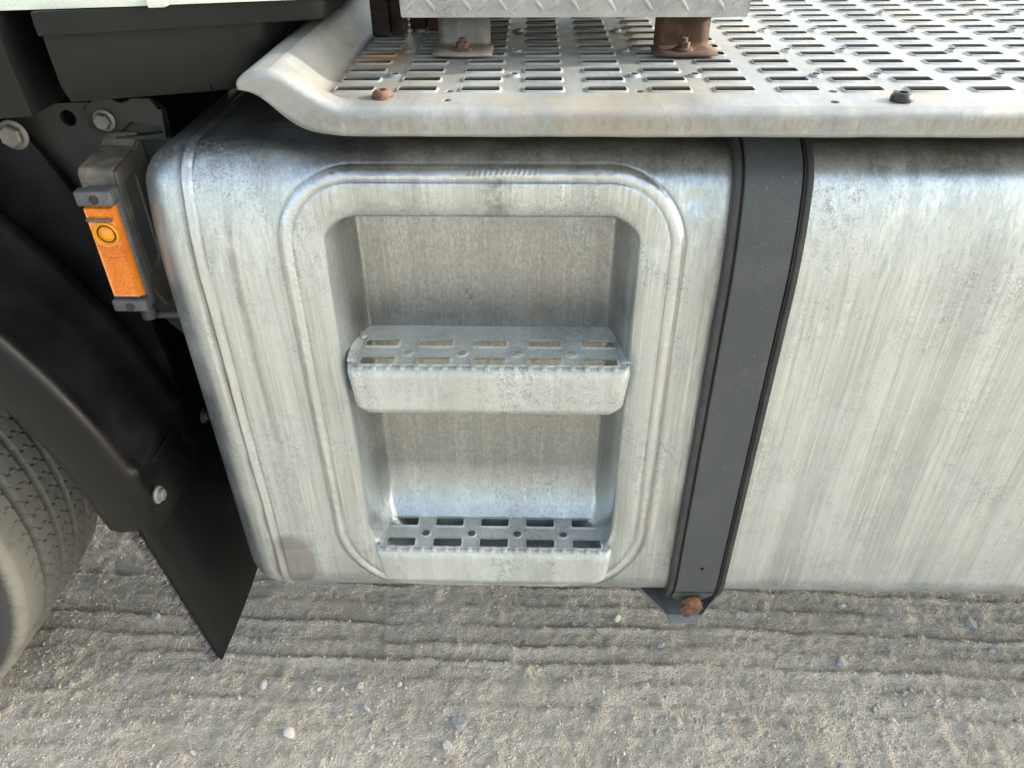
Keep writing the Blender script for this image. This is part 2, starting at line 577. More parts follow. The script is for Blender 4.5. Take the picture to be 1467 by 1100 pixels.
M_STONE = stone_mat("grey_stone", (0.28, 0.28, 0.27), (0.46, 0.45, 0.42))
M_PALE = stone_mat("pale_stone", (0.42, 0.41, 0.38), (0.56, 0.54, 0.50))
M_GRAVEL = stone_mat("gravel", (0.34, 0.31, 0.25), (0.56, 0.515, 0.42))
M_STRAW = Mat("dry_straw").set(color=(0.50, 0.42, 0.24), rough=0.8).m
M_YELLOW = Mat("yellow_leaf").set(color=(0.55, 0.42, 0.04), rough=0.7).m

# ------------------------------------------------------------------ ground
def axis(segs):
    out = []
    for a, b, s in segs:
        n = max(1, int(round((b - a) / s)))
        out += list(a + (b - a) * np.arange(n) / n)
    out.append(segs[-1][1])
    return np.array(out)


gx = axis([(-150, -20, 26), (-20, -3, 2), (-3, -1.5, 0.1), (-1.5, 1.5, 0.0045), (1.5, 3, 0.1), (3, 20, 2), (20, 150, 26)])
gy = axis([(-150, -20, 26), (-20, -2, 2), (-2, 0.55, 0.08), (0.55, 1.45, 0.0045), (1.45, 3, 0.1), (3, 20, 2), (20, 150, 26)])


def ground_h(X, Y):
    wob = vnoise(X * 3, Y * 0 + 3.3, 1) * 0.03 + vnoise(X * 14, Y * 5, 2) * 0.014 + vnoise(X * 45, Y * 12, 12) * 0.006
    yy = Y + wob * 0.7 + X * 0.012
    h = np.zeros_like(X)
    # long tyre-drag ridges running along the truck
    for y0, a, w in ((0.735, .0022, .010), (0.79, .0035, .009), (0.846, .0055, .008), (0.895, .004, .010), (0.945, .0085, .007), (0.985, .007, .009),
                     (1.035, .0095, .007), (1.085, .006, .009), (1.14, .008, .007), (1.2, .006, .012), (1.29, .008, .01)):
        t = yy - y0
        amp = a * np.clip(0.80 + 1.3 * vnoise(X * 5 + y0 * 91, Y * 0 + y0 * 17, 5) + 0.7 * vnoise(X * 22, Y * 20 + y0 * 31, 15), 0, 1.6)
        h += 0.80 * amp * (np.exp(-(t / w) ** 2) - 0.9 * np.exp(-((t - 1.7 * w) / (w * 1.1)) ** 2))
    h += vnoise(X * 6, Y * 9, 3) * 0.007 + vnoise(X * 23, Y * 30, 4) * 0.0045 + vnoise(X * 62, Y * 70, 6) * 0.0036
    h += vnoise(X * 140, Y * 150, 8) * 0.0032
    lump = vnoise(X * 34, Y * 40, 9)
    h += np.clip(lump - 0.18, 0, 1) * 0.016
    near = (np.abs(X) < 1.6) & (Y > 0.3) & (Y < 1.6)
    return np.where(near, h, 0.0)


GX, GY = np.meshgrid(gx, gy, indexing='ij')
GZ = ground_h(GX, GY)
gv = np.stack([GX, GY, GZ], -1).reshape(-1, 3)
ground = obj("ground", from_np("ground", gv, grid_faces(len(gx), len(gy)), M_GROUND), None)
ground['kind'] = 'structure'
ground['label'] = 'packed beige dirt ground with long tyre ridges under the truck'

# ------------------------------------------------------------------ the truck
truck = empty("truck", (0, 1.2, 0))
truck['label'] = 'parked truck with silver fuel tank, two recessed steps and perforated catwalk'
truck['category'] = 'truck'

# ---- fuel tank ----------------------------------------------------
Y0, ZT, ZB = 0.85, 1.10, 0.312
RB = 0.08


def profile_points(step=0.0017):
    """Outline of the tank's side from the top rear, over the front, to the bottom rear: list of (y, z, ny, nz)."""
    pts = []
    r1, a1, zs = 0.468, radians(16), 0.93
    r2_ = 0.0566
    c1 = (Y0 + r1, zs)
    y1, z1 = c1[0] - r1 * cos(a1), c1[1] + r1 * sin(a1)
    c2 = (y1 + r2_ * cos(a1), z1 - r2_ * sin(a1))
    for y in np.linspace(1.46, c2[0], 14)[:-1]:
        pts.append((y, c2[1] + r2_, 0, 1))
    for a in np.linspace(pi / 2, a1, 70):
        pts.append((c2[0] - r2_ * cos(a), c2[1] + r2_ * sin(a), -cos(a), sin(a)))
    for a in np.linspace(a1, 0, 46)[1:]:
        pts.append((c1[0] - r1 * cos(a), c1[1] + r1 * sin(a), -cos(a), sin(a)))
    zf = ZB + RB
    n = int((zs - zf) / step)
    for z in np.linspace(zs, zf, n)[1:]:
        pts.append((Y0, z, -1, 0))
    for a in np.linspace(0, pi / 2, 40)[1:]:
        pts.append((Y0 + RB - RB * cos(a), zf - RB * sin(a), -cos(a), -sin(a)))
    for y in np.linspace(Y0 + RB, 1.46, 14)[1:]:
        pts.append((y, ZB, 0, -1))
    return np.array(pts)


PROF = profile_points()

RX, RHW = -0.0615, 0.2490          # recess outline: centre and half width
RZ0, RZ1 = 0.345, 1.083


def recess_sd(x, z, ztop=RZ1, rtop=0.095, zbot=RZ0, rbot=0.15):
    zc, hh = (zbot + ztop) / 2, (ztop - zbot) / 2
    r = np.where(z > 0.7, rtop, rbot)
    qx = np.abs(x - RX) - (RHW - r)
    qz = np.abs(z - zc) - (hh - r)
    return np.sqrt(np.maximum(qx, 0) ** 2 + np.maximum(qz, 0) ** 2) + np.minimum(np.maximum(qx, qz), 0) - r


def tank_mesh():
    # stations along x: (x, inset)
    st = []
    RE = 0.065
    for t in np.linspace(pi / 2, 0, 22):
        st.append((-0.422 - RE * sin(t), RE * (1 - cos(t))))
    xs = axis([(-0.421, -0.395, 0.0012), (-0.395, -0.325, 0.004), (-0.325, 0.215, 0.0017), (0.215, 1.2, 0.02), (1.2, 3.6, 0.05)])  # tank run on far past the view to block low sun
    st += [(x, 0.0) for x in xs]
    for t in np.linspace(0, pi / 2, 8)[1:]:
        st.append((3.6 + RE * sin(t), RE * (1 - cos(t))))
    st = np.array(st)
    n, m = len(st), len(PROF)
    X = np.repeat(st[:, 0][:, None], m, 1)
    ins = np.repeat(st[:, 1][:, None], m, 1)
    Y = PROF[None, :, 0] - ins * PROF[None, :, 2]
    Z = PROF[None, :, 1] - ins * PROF[None, :, 3]
    NY = np.repeat(PROF[None, :, 2], n, 0)
    NZ = np.repeat(PROF[None, :, 3], n, 0)
    sd = recess_sd(X, Z)
    d = -sd
    front = (Y < 1.15) & (NY < -0.05)
    side_d = np.minimum(RHW - np.abs(X - RX), d)
    d_in = -np.maximum(recess_sd(X, Z, RZ1 - 0.016, 0.090, 0.28, 0.07), recess_sd(X, Z) + 0.004)
    t5 = np.clip((d_in - 0.048) / 0.028, 0, 1) ** 0.72
    wall = t5 * t5 * t5 * (t5 * (6 * t5 - 15) + 10)
    dz = np.clip(0.552 - Z, 0, 0.1499)
    arc = np.minimum(0.15 - np.sqrt(0.15 ** 2 - dz ** 2), 0.036)
    floor = np.clip(1 - arc / 0.105, 0, 1) * sstep(0.352, 0.392, Z)
    dep = 0.081 * wall * floor
    dep = np.where(front, dep, 0)
    # rolled edge: eases in just inside the weld
    dep += np.where(front, 0.024 * np.clip((d - 0.014) / 0.054, 0, 1) ** 1.9 * floor, 0)
    h = np.zeros_like(X)
    # weld round the recess
    wn1 = vnoise(X * 120, Z * 120, 21)
    bead = np.exp(-((d - 0.0085 - 0.002 * vnoise(X * 12, Z * 12, 22)) / 0.0052) ** 4) * (0.0022 + 0.0014 * wn1)
    gro = -0.0011 * np.exp(-((d + 0.0005) / 0.0016) ** 2) - 0.0012 * np.exp(-((d - 0.0168) / 0.0013) ** 2)
    ang = np.arctan2(Z - 0.86, X - RX)
    topzone = sstep(0.06, 0.02, np.abs(X + 0.035)) * (Z > 1.0)
    rightzone = sstep(0.075, 0.03, np.abs(Z - 0.965)) * (X > 0.1)
    ripple = np.abs(np.sin(X * 480 + d * 220)) * topzone + np.abs(np.sin(Z * 420 + np.abs(d - 0.008) * 400)) * rightzone
    bead += np.exp(-((d - 0.0085) / 0.006) ** 4) * ripple * 0.0016
    vis = (front & (Z > 0.345)).astype(float)
    toe_w = 0.6 + 1.4 * vnoise(X * 30, Z * 30, 27)
    toe = (np.exp(-((d + 0.0010) / 0.0018) ** 2) * np.clip(0.75 + toe_w * 0.5, 0, 1) + np.exp(-((d - 0.0165) / 0.0012) ** 2) * np.clip(0.5 + toe_w * 0.4, 0, 1)) * vis
    crown = np.exp(-((d - 0.0085) / 0.0050) ** 4) * vis
    h += (bead + gro) * vis
    # seam where the end cap is welded on
    sx = X + 0.4135 + 0.002 * vnoise(Z * 7, Z * 0, 23)
    h += 0.0016 * np.exp(-((sx) / 0.0055) ** 4) * (1 + 0.5 * vnoise(X * 100, Z * 60 + Y * 60, 24)) - 0.0012 * np.exp(-((sx + 0.0085) / 0.0018) ** 2) - 0.0010 * np.exp(-((sx - 0.008) / 0.0015) ** 2)
    # slight panel waviness and one dent right of the recess
    h += 0.0012 * vnoise(X * 5, Z * 4 + Y * 3, 25) + 0.0004 * vnoise(X * 22, Z * 12, 26)
    toe += (np.exp(-((sx + 0.0085) / 0.0022) ** 2) + 0.8 * np.exp(-((sx - 0.008) / 0.0017) ** 2)) * np.clip(0.6 + 1.3 * vnoise(X * 40, Z * 25 + Y * 25, 28), 0, 1)
    crown += 0.8 * np.exp(-(sx / 0.0055) ** 4)
    h -= np.where(front, 0.0022 * np.exp(-(((X - 0.195) / 0.014) ** 2 + ((Z - 1.045) / 0.012) ** 2)), 0)
    Y2 = Y + dep + h * NY
    Z2 = Z + h * NZ
    v = np.stack([X, Y2, Z2], -1).reshape(-1, 3)
    f = grid_faces(n, m)
    me = from_np("fuel_tank", v, f, M_TANK)
    for nm, arr in (("weld_toe", toe), ("weld_crown", crown)):
        at = me.attributes.new(nm, 'FLOAT', 'POINT')
        at.data.foreach_set('value', np.clip(arr, 0, 1).astype(np.float32).ravel())
    bm = bmesh.new()
    bm.from_mesh(me)
    bm.verts.ensure_lookup_table()
    bm.faces.new([bm.verts[j] for j in range(m)][::-1])
    bm.faces.new([bm.verts[(n - 1) * m + j] for j in range(m)])
    for i in range(n - 1):
        bm.faces.new((bm.verts[i * m], bm.verts[i * m + m - 1], bm.verts[(i + 1) * m + m - 1], bm.verts[(i + 1) * m]))
    bm.normal_update()
    bm.to_mesh(me)
    bm.free()
    me.polygons.foreach_set('use_smooth', [True] * len(me.polygons))
    # outward normals: test one front face
    p = me.polygons[len(f) // 2]
    if p.normal.y > 0:
        me.flip_normals()
    return me


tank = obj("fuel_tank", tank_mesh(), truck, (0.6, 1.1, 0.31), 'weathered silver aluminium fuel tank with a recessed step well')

# ---- strap --------------------------------------------------------
XS = 0.281


def strap_path(off, a_end=62):
    keep = []
    for y, z, ny, nz in PROF[::3]:
        if nz < -0.01 and ny > -cos(radians(a_end)):
            continue
        if y > 1.35:
            continue
        keep.append((y + ny * off, z + nz * off, ny, nz))
    return keep


def sweep(section, path, x0, mat, name, closed=True):
    """section: list of (dx, offset) swept along the tank outline."""
    vs, n = [], len(section)
    for y, z, ny, nz in path:
        for dx, o in section:
            vs.append((x0 + dx, y + ny * o, z + nz * o))
    fs = []
    for i in range(len(path) - 1):
        for j in range(n if closed else n - 1):
            k = (j + 1) % n
            fs.append((i * n + j, i * n + k, (i + 1) * n + k, (i + 1) * n + j))
    bm = bmesh.new()
    bv = [bm.verts.new(v) for v in vs]
    for q in fs:
        bm.faces.new([bv[i] for i in q])
    if closed:
        bm.faces.new(bv[:n])
        bm.faces.new(bv[-n:][::-1])
    return from_bm(name, bm, mat, True, 35)


path = strap_path(0.0, 66)
liner_sec = [(-0.046, 0.0005), (-0.046, 0.012), (-0.0445, 0.0135), (-0.040, 0.0135), (-0.0385, 0.012), (-0.0385, 0.009), (-0.036, 0.009), (-0.036, 0.0055),
             (0.036, 0.0055), (0.036, 0.009), (0.0385, 0.009), (0.0385, 0.012), (0.040, 0.0135), (0.0445, 0.0135), (0.046, 0.012), (0.046, 0.0005)]
steel_path = strap_path(0.0, 78)
steel_sec = [(-0.0335, 0.0075), (-0.0335, 0.0105), (-0.032, 0.0118), (0.032, 0.0118), (0.0335, 0.0105), (0.0335, 0.0075)]
strap_me = sweep(steel_sec, strap_path(0.0, 25), XS, M_STRAP, "tank_strap")
# tapered tongue that runs off the tank to the bolt
bm = bmesh.new()
bm.from_mesh(strap_me)
ca, sa = cos(radians(25)), sin(radians(25))
ty, tz_ = Y0 + RB - (RB + 0.0118) * ca, ZB + RB - (RB + 0.0118) * sa
tg = lambda dx, t: (XS + dx, ty + t * sa, tz_ - t * ca)
bm_prism(bm, [tg(-0.0335, -0.004), tg(0.0335, -0.004), tg(0.0325, 0.016), tg(0.012, 0.056), tg(-0.014, 0.056), tg(-0.0325, 0.022)], (0, 0.0042 * ca, 0.0042 * sa))
bmesh.ops.recalc_face_normals(bm, faces=bm.faces)
bm.to_mesh(strap_me)
bm.free()
strap_me.polygons.foreach_set('use_smooth', [True] * len(strap_me.polygons))
strap_me.set_sharp_from_angle(angle=radians(30))
strap = obj("tank_strap", strap_me, truck, (XS, 0.84, 0.7), 'dark grey painted steel strap round the fuel tank')
obj("rubber_liner", sweep(liner_sec, path, XS, M_RUBBER, "rubber_liner"), strap, (XS, 0.84, 0.7), 'black rubber edge strip under the strap')
# stamped rusty marks (worn to unreadable) and a small drilled hole
bm = bmesh.new()
for k, (dx, w, hgt, lean) in enumerate(((-0.0135, 0.0016, 0.010, 0.003), (-0.0095, 0.002, 0.012, 0.0), (-0.005, 0.003, 0.011, 0.0), (0.0005, 0.0018, 0.012, 0), (0.0042, 0.0018, 0.012, 0), (0.008, 0.0018, 0.012, 0), (0.0115, 0.0022, 0.009, -0.0015))):
    bm_prism(bm, [(XS + 0.004 + dx, 0.8380, 0.438), (XS + 0.004 + dx + w, 0.8380, 0.438), (XS + 0.004 + dx + w + lean, 0.8380, 0.438 + hgt), (XS + 0.004 + dx + lean, 0.8380, 0.438 + hgt)], (0, -0.0002, 0))
m_ = Mat("stamp_rust")
m_.set(color=m_.mix(m_.ramp(m_.noise(300, 3), 0.3, 0.7), (0.07, 0.06, 0.05), (0.15, 0.095, 0.055)), rough=0.8)
obj("stamped_mark", from_bm("stamped_mark", bm, m_.m, False), strap, (XS, 0.838, 0.44))
bm = bmesh.new()
bm_lathe(bm, [(0.0028, 0), (0.0028, 0.0008)], 12, 'Y', (XS + 0.003, 0.8382, 0.427))
obj("drilled_hole", from_bm("drilled_hole", bm, M_DARK, False), strap, (XS, 0.838, 0.427))
# rusty bolt end and nut
bm = bmesh.new()
seg = 14
rings = []
for k, (r, yy, zz) in enumerate(((0.008, 0.842, 0.332), (0.019, 0.844, 0.327), (0.021, 0.848, 0.318), (0.015, 0.855, 0.306), (0.0125, 0.862, 0.288), (0.009, 0.868, 0.272))):
    rings.append([bm.verts.new((XS + 0.002 + r * cos(2 * pi * i / seg) * random.uniform(.72, 1.18), yy + 0.35 * r * sin(2 * pi * i / seg), zz + 0.7 * r * sin(2 * pi * i / seg))) for i in range(seg)])
for k in range(len(rings) - 1):
    for i in range(seg):
        bm.faces.new((rings[k][i], rings[k][(i + 1) % seg], rings[k + 1][(i + 1) % seg], rings[k + 1][i]))
bm.faces.new(rings[0])
bm.faces.new(rings[-1])
obj("bolt", from_bm("strap_bolt", bm, M_RUSTEND, True, 22), strap, (XS, 0.87, 0.30), 'flaking orange rusty bolt at the foot of the strap')
# trapezoid carrier under the tank
bm = bmesh.new()
plate_pts = [(0.168, 0.880, 0.358), (0.250, 0.873, 0.262), (0.257, 0.866, 0.250), (0.305, 0.866, 0.250), (0.312, 0.873, 0.262), (0.352, 0.880, 0.352), (0.352, 1.05, 0.300), (0.19, 1.05, 0.300)]
v = [bm.verts.new(p) for p in plate_pts]
bm.faces.new((v[0], v[1], v[7]))
bm.faces.new((v[1], v[2], v[3], v[4]))
bm.faces.new((v[1], v[4], v[6], v[7]))
bm.faces.new((v[4], v[5], v[6]))
bmesh.ops.recalc_face_normals(bm, faces=bm.faces)
me = from_bm("strap_carrier", bm, paint_mat("carrier_grey_paint", (0.10, 0.112, 0.115), (0.2, 0.19, 0.16), 0.3, 0.45, scale=25), False, None)
car = obj("strap_carrier", me, strap, (0.27, 0.92, 0.30), 'dark grey bent steel bracket under the tank')
md = car.modifiers.new("thick", 'SOLIDIFY')
md.thickness = 0.006
md.offset = 0

# ---- steps --------------------------------------------------------
def collar_mesh(name, w, h, r, rim, z, mat, seg=4, round_=False, n=14, sink=0.006):
    """Pressed-up lip round a hole, centred at the origin."""
    bm = bmesh.new()
    prof = [(rim + 0.0006, -0.0004), (rim * 0.8, z * 0.12), (rim * 0.45, z * 0.78), (rim * 0.2, z), (0.0, z), (0.0, z - sink), (rim * 0.6, -sink)]
    rings = []
    for o, zz in prof:
        loop = circle(0, 0, w / 2 + o, n) if round_ else rrect(0, 0, w + 2 * o, h + 2 * o, max(r + o, 0.0004), seg)
        rings.append([bm.verts.new((x, y, zz)) for x, y in loop])
    k = len(rings[0])
    for a in range(len(rings) - 1):
        for i in range(k):
            bm.faces.new((rings[a][i], rings[a][(i + 1) % k], rings[a + 1][(i + 1) % k], rings[a + 1][i]))
    return from_bm(name, bm, mat, True, 60)


STEP_SLOT = collar_mesh("step_slot_collar", 0.046, 0.0175, 0.003, 0.0034, 0.0016, M_STEP, sink=0.0016)
STEP_HOLE = collar_mesh("step_hole_collar", 0.0135, 0, 0, 0.0028, 0.0014, M_STEP, round_=True, n=18, sink=0.0018)
bm = bmesh.new()
bm_box(bm, -0.0034, 0.0034, -0.0055, 0.0045, -0.004, 0.0028, 0.0010)
TOOTH = from_bm("grip_tooth", bm, M_STEP, True, 50)


def make_step(zt, label, top_back):
    x0, x1, yf = -0.2515, 0.1375, 0.838
    cx = (x0 + x1) / 2
    yb = 0.958
    R = 0.012
    bm = bmesh.new()
    cols = [-0.2095 + 0.0763 * k for k in range(5)]
    rows = [0.861, 0.907]
    hx = [-0.1712 + 0.0763 * k for k in range(4)]
    hy = 0.8815
    holes = [rrect(x, y, 0.0528, 0.0243, 0.0064) for x in cols for y in rows] + [circle(x, hy, 0.00955, 18) for x in hx]
    outer = [(x0 + 0.006, yf + R), (x1 - 0.006, yf + R), (x1 - 0.006, yb), (x0 + 0.006, yb)]
    bm_holed(bm, outer, holes, lambda x, y: (x, y, zt))
    # front: roll and apron with rounded ends
    apron = 0.073
    sec = []
    for a in np.linspace(pi / 2, 0, 7):
        sec.append((yf + R - R * cos(a), zt - R + R * sin(a)))
    for t in np.linspace(0, 1, 8)[1:]:
        sec.append((yf + 0.002 * t, zt - R - (apron - R) * t))
    xs = [0, 0.004, 0.009, 0.015, 0.021, 0.028] + list(np.linspace(0.04, 0.96, 30)) + [0.972, 0.979, 0.985, 0.991, 0.996, 1]
    grid = []
    for k, (y, z) in enumerate(sec):
        row = []
        t = max(0.0, (zt - R - z) / (apron - R))
        low = max(0.0, (t - 0.82) / 0.18)
        hx0 = x0 + 0.002 + 0.006 * t + 0.010 * (1 - sqrt(max(0, 1 - low * low)))
        hx1 = x1 - 0.002 - 0.006 * t - 0.010 * (1 - sqrt(max(0, 1 - low * low)))
        for u in xs:
            xx = hx0 + (hx1 - hx0) * u
            e = min(xx - hx0, hx1 - xx)
            back = 0.010 * max(0, 1 - e / 0.010) ** 2
            row.append(bm.verts.new((xx, y + back, z)))
        grid.append(row)
    for a in range(len(grid) - 1):
        for i in range(len(xs) - 1):
            bm.faces.new((grid[a][i], grid[a][i + 1], grid[a + 1][i + 1], grid[a + 1][i]))
    # side returns of the apron (go back to the wall of the recess)
    for i, sgn in ((0, -1), (-1, 1)):
        prev = None
        for row in grid:
            vtx = row[i]
            nv = bm.verts.new((vtx.co.x + sgn * 0.002, vtx.co.y + 0.05, vtx.co.z))
            if prev:
                bm.faces.new((prev[0], vtx, nv, prev[1]))
            prev = (vtx, nv)
    bmesh.ops.recalc_face_normals(bm, faces=bm.faces)
    me = flatten(from_bm("step", bm, M_STEP, True, 40))
    o = obj("step", me, truck, (cx, 0.89, zt), label)
    md = o.modifiers.new("thick", 'SOLIDIFY')
    md.thickness = 0.0035
    md.offset = -1
    first = None
    for x in cols:
        for y in rows:
            c = obj("slot_collar", STEP_SLOT, o, (x, y, zt + 0.0003), world_coords=False)
    for x in hx:
        obj("hole_collar", STEP_HOLE, o, (x, hy, zt + 0.0003), world_coords=False)
    for k in range(19):
        obj("grip_tooth", TOOTH, o, (-0.231 + k * 0.01925, yf + 0.0095, zt + 0.0002), world_coords=False, rot=(0.22, 0, 0))
    # pressed ears at both ends of the tread
    for sgn, xe in ((-1, x0 + 0.007), (1, x1 - 0.007)):
        bm = bmesh.new()
        n, q = 16, 9
        vv = []
        for i in range(n):
            t = i / (n - 1)
            y = yf + 0.022 + t * 0.078
            for j in range(q):
                s = j / (q - 1)
                hgt = 0.0055 * s ** 1.6 * (0.55 + 0.45 * sin(pi * t)) + 0.004 * math.exp(-((t - 0.92) / 0.08) ** 2)
                hgt *= min(1, t * 7) * min(1, (1 - t) * 9)
                vv.append(bm.verts.new((xe + sgn * (0.013 * s - 0.006), y, zt + 0.0006 + hgt)))
        for i in range(n - 1):
            for j in range(q - 1):
                bm.faces.new((vv[i * q + j], vv[(i + 1) * q + j], vv[(i + 1) * q + j + 1], vv[i * q + j + 1]))
        e = obj("step_ear", from_bm("step_ear", bm, M_STEP, True, None), o, (xe, 0.89, zt))
        md = e.modifiers.new("thick", 'SOLIDIFY')
        md.thickness = 0.0015
    # shallow rivet on the left ear
    bm = bmesh.new()
    bm_lathe(bm, [(0.0058, 0), (0.0052, 0.0018), (0.003, 0.003), (0.0006, 0.0034)], 14, 'Z', (0, 0, 0))
    obj("rivet", from_bm("rivet", bm, M_STEP), o, (x0 + 0.012, 0.921, zt + 0.002), world_coords=False)
    return o


make_step(0.815, 'upper perforated step with serrated front edge in the tank recess', 0.96)
make_step(0.455, 'lower perforated step with serrated front edge at the tank bottom', 0.96)

# ---- catwalk ------------------------------------------------------
ZD = 1.172
YL = 0.80
DX1, DYB = 3.7, 1.455  # deck lengthened with the tank, out of view, to block low sun
RL = 0.010
XL = -0.218                                       # where the floor starts to curl up on the left


def pl(x, table):
    t = np.array(table)
    return float(np.interp(x, t[:, 0], t[:, 1]))


def smooth_curve(table, n=60):
    t = np.array(table, float)
    xs = np.linspace(t[0, 0], t[-1, 0], n)
    ys = np.interp(xs, t[:, 0], t[:, 1])
    for _ in range(8):
        ys[1:-1] = 0.25 * ys[:-2] + 0.5 * ys[1:-1] + 0.25 * ys[2:]
    return xs, ys


TOP = [(-0.302, 1.199), (-0.296, 1.204), (-0.286, 1.207), (-0.272, 1.2085), (-0.250, 1.2085), (-0.236, 1.205), (-0.222, 1.196), (-0.206, 1.184), (-0.190, 1.1765), (-0.172, 1.173), (-0.15, 1.172), (-0.10, 1.172)]
BOT = [(-0.302, 1.1895), (-0.290, 1.188), (-0.278, 1.181), (-0.264, 1.167), (-0.250, 1.155), (-0.236, 1.1485), (-0.220, 1.145), (-0.200, 1.1425), (-0.164, 1.142), (-0.10, 1.142)]
tx, tz = smooth_curve(TOP, 70)
bx_, bz = smooth_curve(BOT, 70)


def ztop(x):
    return float(np.interp(x, tx, tz))


def zbot(x):
    return float(np.interp(x, bx_, bz))


COLS = [-0.1965 + 0.0695 * i for i in range(18)]
ROWS = [0.868 + 0.0412 * j for j in range(15)]
SLW, SLH = 0.0425, 0.0165
MID = [-0.161 + 0.0695 * i for i in range(16)]
round_holes = [(MID[i], 0.863, 0) for i in (0, 1, 4, 7, 8, 10, 13)] + [(-0.091, 0.829, 0), (0.315, 0.823, 0)]
bump_holes = [(MID[i], 0.9265 + 0.1236 * j, 1) for j in range(4) for i in (0, 2, 4, 5, 7, 8, 10, 12, 13)]
XF = -0.10                                        # flat floor with slots is filled from here; two strips left of it follow the curl


def foot(y):
    """X of the foot of the curl: it spreads out toward the front edge."""
    return -0.2235 + 0.036 * (1 - float(sstep(0.822, 0.857, np.array(y))))


def deck_mesh():
    bm = bmesh.new()
    holes = []
    flat0 = -0.2235
    for x in COLS:
        for y in ROWS:
            holes.append(rrect(x, y, SLW + 0.0056, SLH + 0.0056, 0.0048, 2))
    for x, y, k in round_holes + bump_holes:
        holes.append(circle(x, y, 0.0084 if k else 0.0052, 10))
    def zfloor(x, y):
        return (x, y, ZD)
    yl = list(np.linspace(YL + RL, 0.857, 14)) + list(np.linspace(0.88, DYB, 20))
    outer = [(DX1, YL + RL), (DX1, DYB)] + [(foot(y), y) for y in yl[::-1]]
    # the floor left of -0.15 lifts slightly into the curl: follow ztop there but keep the slots flat
    bm_holed(bm, outer, holes, lambda x, y: (x, y, ZD))
    # side curl: from flat0 leftwards
    cx = np.array([-0.302, -0.3005, -0.297, -0.292, -0.285, -0.278, -0.270, -0.262, -0.255, -0.250, -0.246, -0.242, -0.238, -0.234, -0.230, -0.227, flat0])
    cz = np.array([1.190, 1.199, 1.2045, 1.2075, 1.209, 1.2095, 1.2095, 1.209, 1.207, 1.204, 1.199, 1.193, 1.187, 1.1815, 1.177, 1.1738, ZD])
    return bm, outer


deck_bm, _ = deck_mesh()


def curl_z(x, y):
    """Height of the left curl; near the front edge the rise is wider and softer."""
    f = foot(y)
    t = np.clip((f - x) / (f + 0.268), 0, 1)
    s = 0.6 * t * t * (3 - 2 * t) + 0.4 * t ** 2 * (2 - t)
    z = ZD + 0.037 * s
    e = np.clip((-0.281 - x) / 0.021, 0, 1)
    return z - 0.010 * e * e


def xcurl(y):
    f = foot(y)
    return np.concatenate([np.linspace(-0.302, -0.270, 12), f - (f + 0.268) * np.linspace(1, 0, 34)])


ycs = list(np.linspace(YL + RL, 0.857, 14)) + list(np.linspace(0.88, DYB, 20))
rows_ = []
for y in ycs:
    rows_.append([deck_bm.verts.new((x, y, curl_z(x, y))) for x in xcurl(y)])
for a in range(len(rows_) - 1):
    for i in range(len(rows_[0]) - 1):
        deck_bm.faces.new((rows_[a][i], rows_[a][i + 1], rows_[a + 1][i + 1], rows_[a + 1][i]))
# outer left edge turned down
down = [deck_bm.verts.new((-0.3035, r[0].co.y, r[0].co.z - 0.012)) for r in rows_]
for a in range(len(rows_) - 1):
    deck_bm.faces.new((rows_[a][0], rows_[a + 1][0], down[a + 1], down[a]))
# front roll and apron
xa = np.concatenate([xcurl(YL + RL), np.concatenate([np.linspace(foot(YL + RL), 1.2, 100)[1:], np.linspace(1.2, DX1, 40)[1:]])])
sec_rows = []
for x in xa:
    zt_ = float(curl_z(x, YL + RL))
    zb_ = float(np.interp(x, bx_, bz))
    wob = 0.0006 * sin(x * 37) + 0.0004 * sin(x * 91 + 1)
    rr = min(RL, (zt_ - zb_) * 0.55)
    col = []
    for a in np.linspace(pi / 2, 0, 8):
        col.append((x, YL + RL - RL * cos(a) + wob * (1 - sin(a)), zt_ - rr + rr * sin(a)))
    for t in np.linspace(0, 1, 6)[1:]:
        col.append((x, YL + 0.0015 * t + wob, zt_ - rr + (zb_ - zt_ + rr) * t))
    sec_rows.append([deck_bm.verts.new(p) for p in col])
for a in range(len(sec_rows) - 1):
    for j in range(len(sec_rows[0]) - 1):
        deck_bm.faces.new((sec_rows[a][j], sec_rows[a + 1][j], sec_rows[a + 1][j + 1], sec_rows[a][j + 1]))
bmesh.ops.remove_doubles(deck_bm, verts=deck_bm.verts, dist=0.00005)
deck = obj("catwalk", flatten(from_bm("catwalk", deck_bm, M_DECK, True, 35)), truck, (0.5, 1.1, ZD), 'perforated galvanised catwalk plate with a turned down front edge')
md = deck.modifiers.new("thick", 'SOLIDIFY')
md.thickness = 0.0018
md.offset = -1
if deck.data.polygons[0].normal.z < 0:
    pass
DECK_SLOT = collar_mesh("deck_slot_collar", SLW, SLH, 0.002, 0.0028, 0.0018, M_DECK, seg=2, sink=0.0014)
DECK_BUMP = collar_mesh("deck_hole_collar", 0.0104, 0, 0, 0.0032, 0.0030, M_DECK, round_=True, n=10, sink=0.0016)
for x in COLS:
    for y in ROWS:
        if x > 1.0 and y < 1.2:
            continue
        obj("slot_collar", DECK_SLOT, deck, (x, y, ZD + 0.0002), world_coords=False)
for x, y, k in bump_holes:
    if x < 0.95:
        obj("hole_collar", DECK_BUMP, deck, (x, y, ZD + 0.0002), world_coords=False)


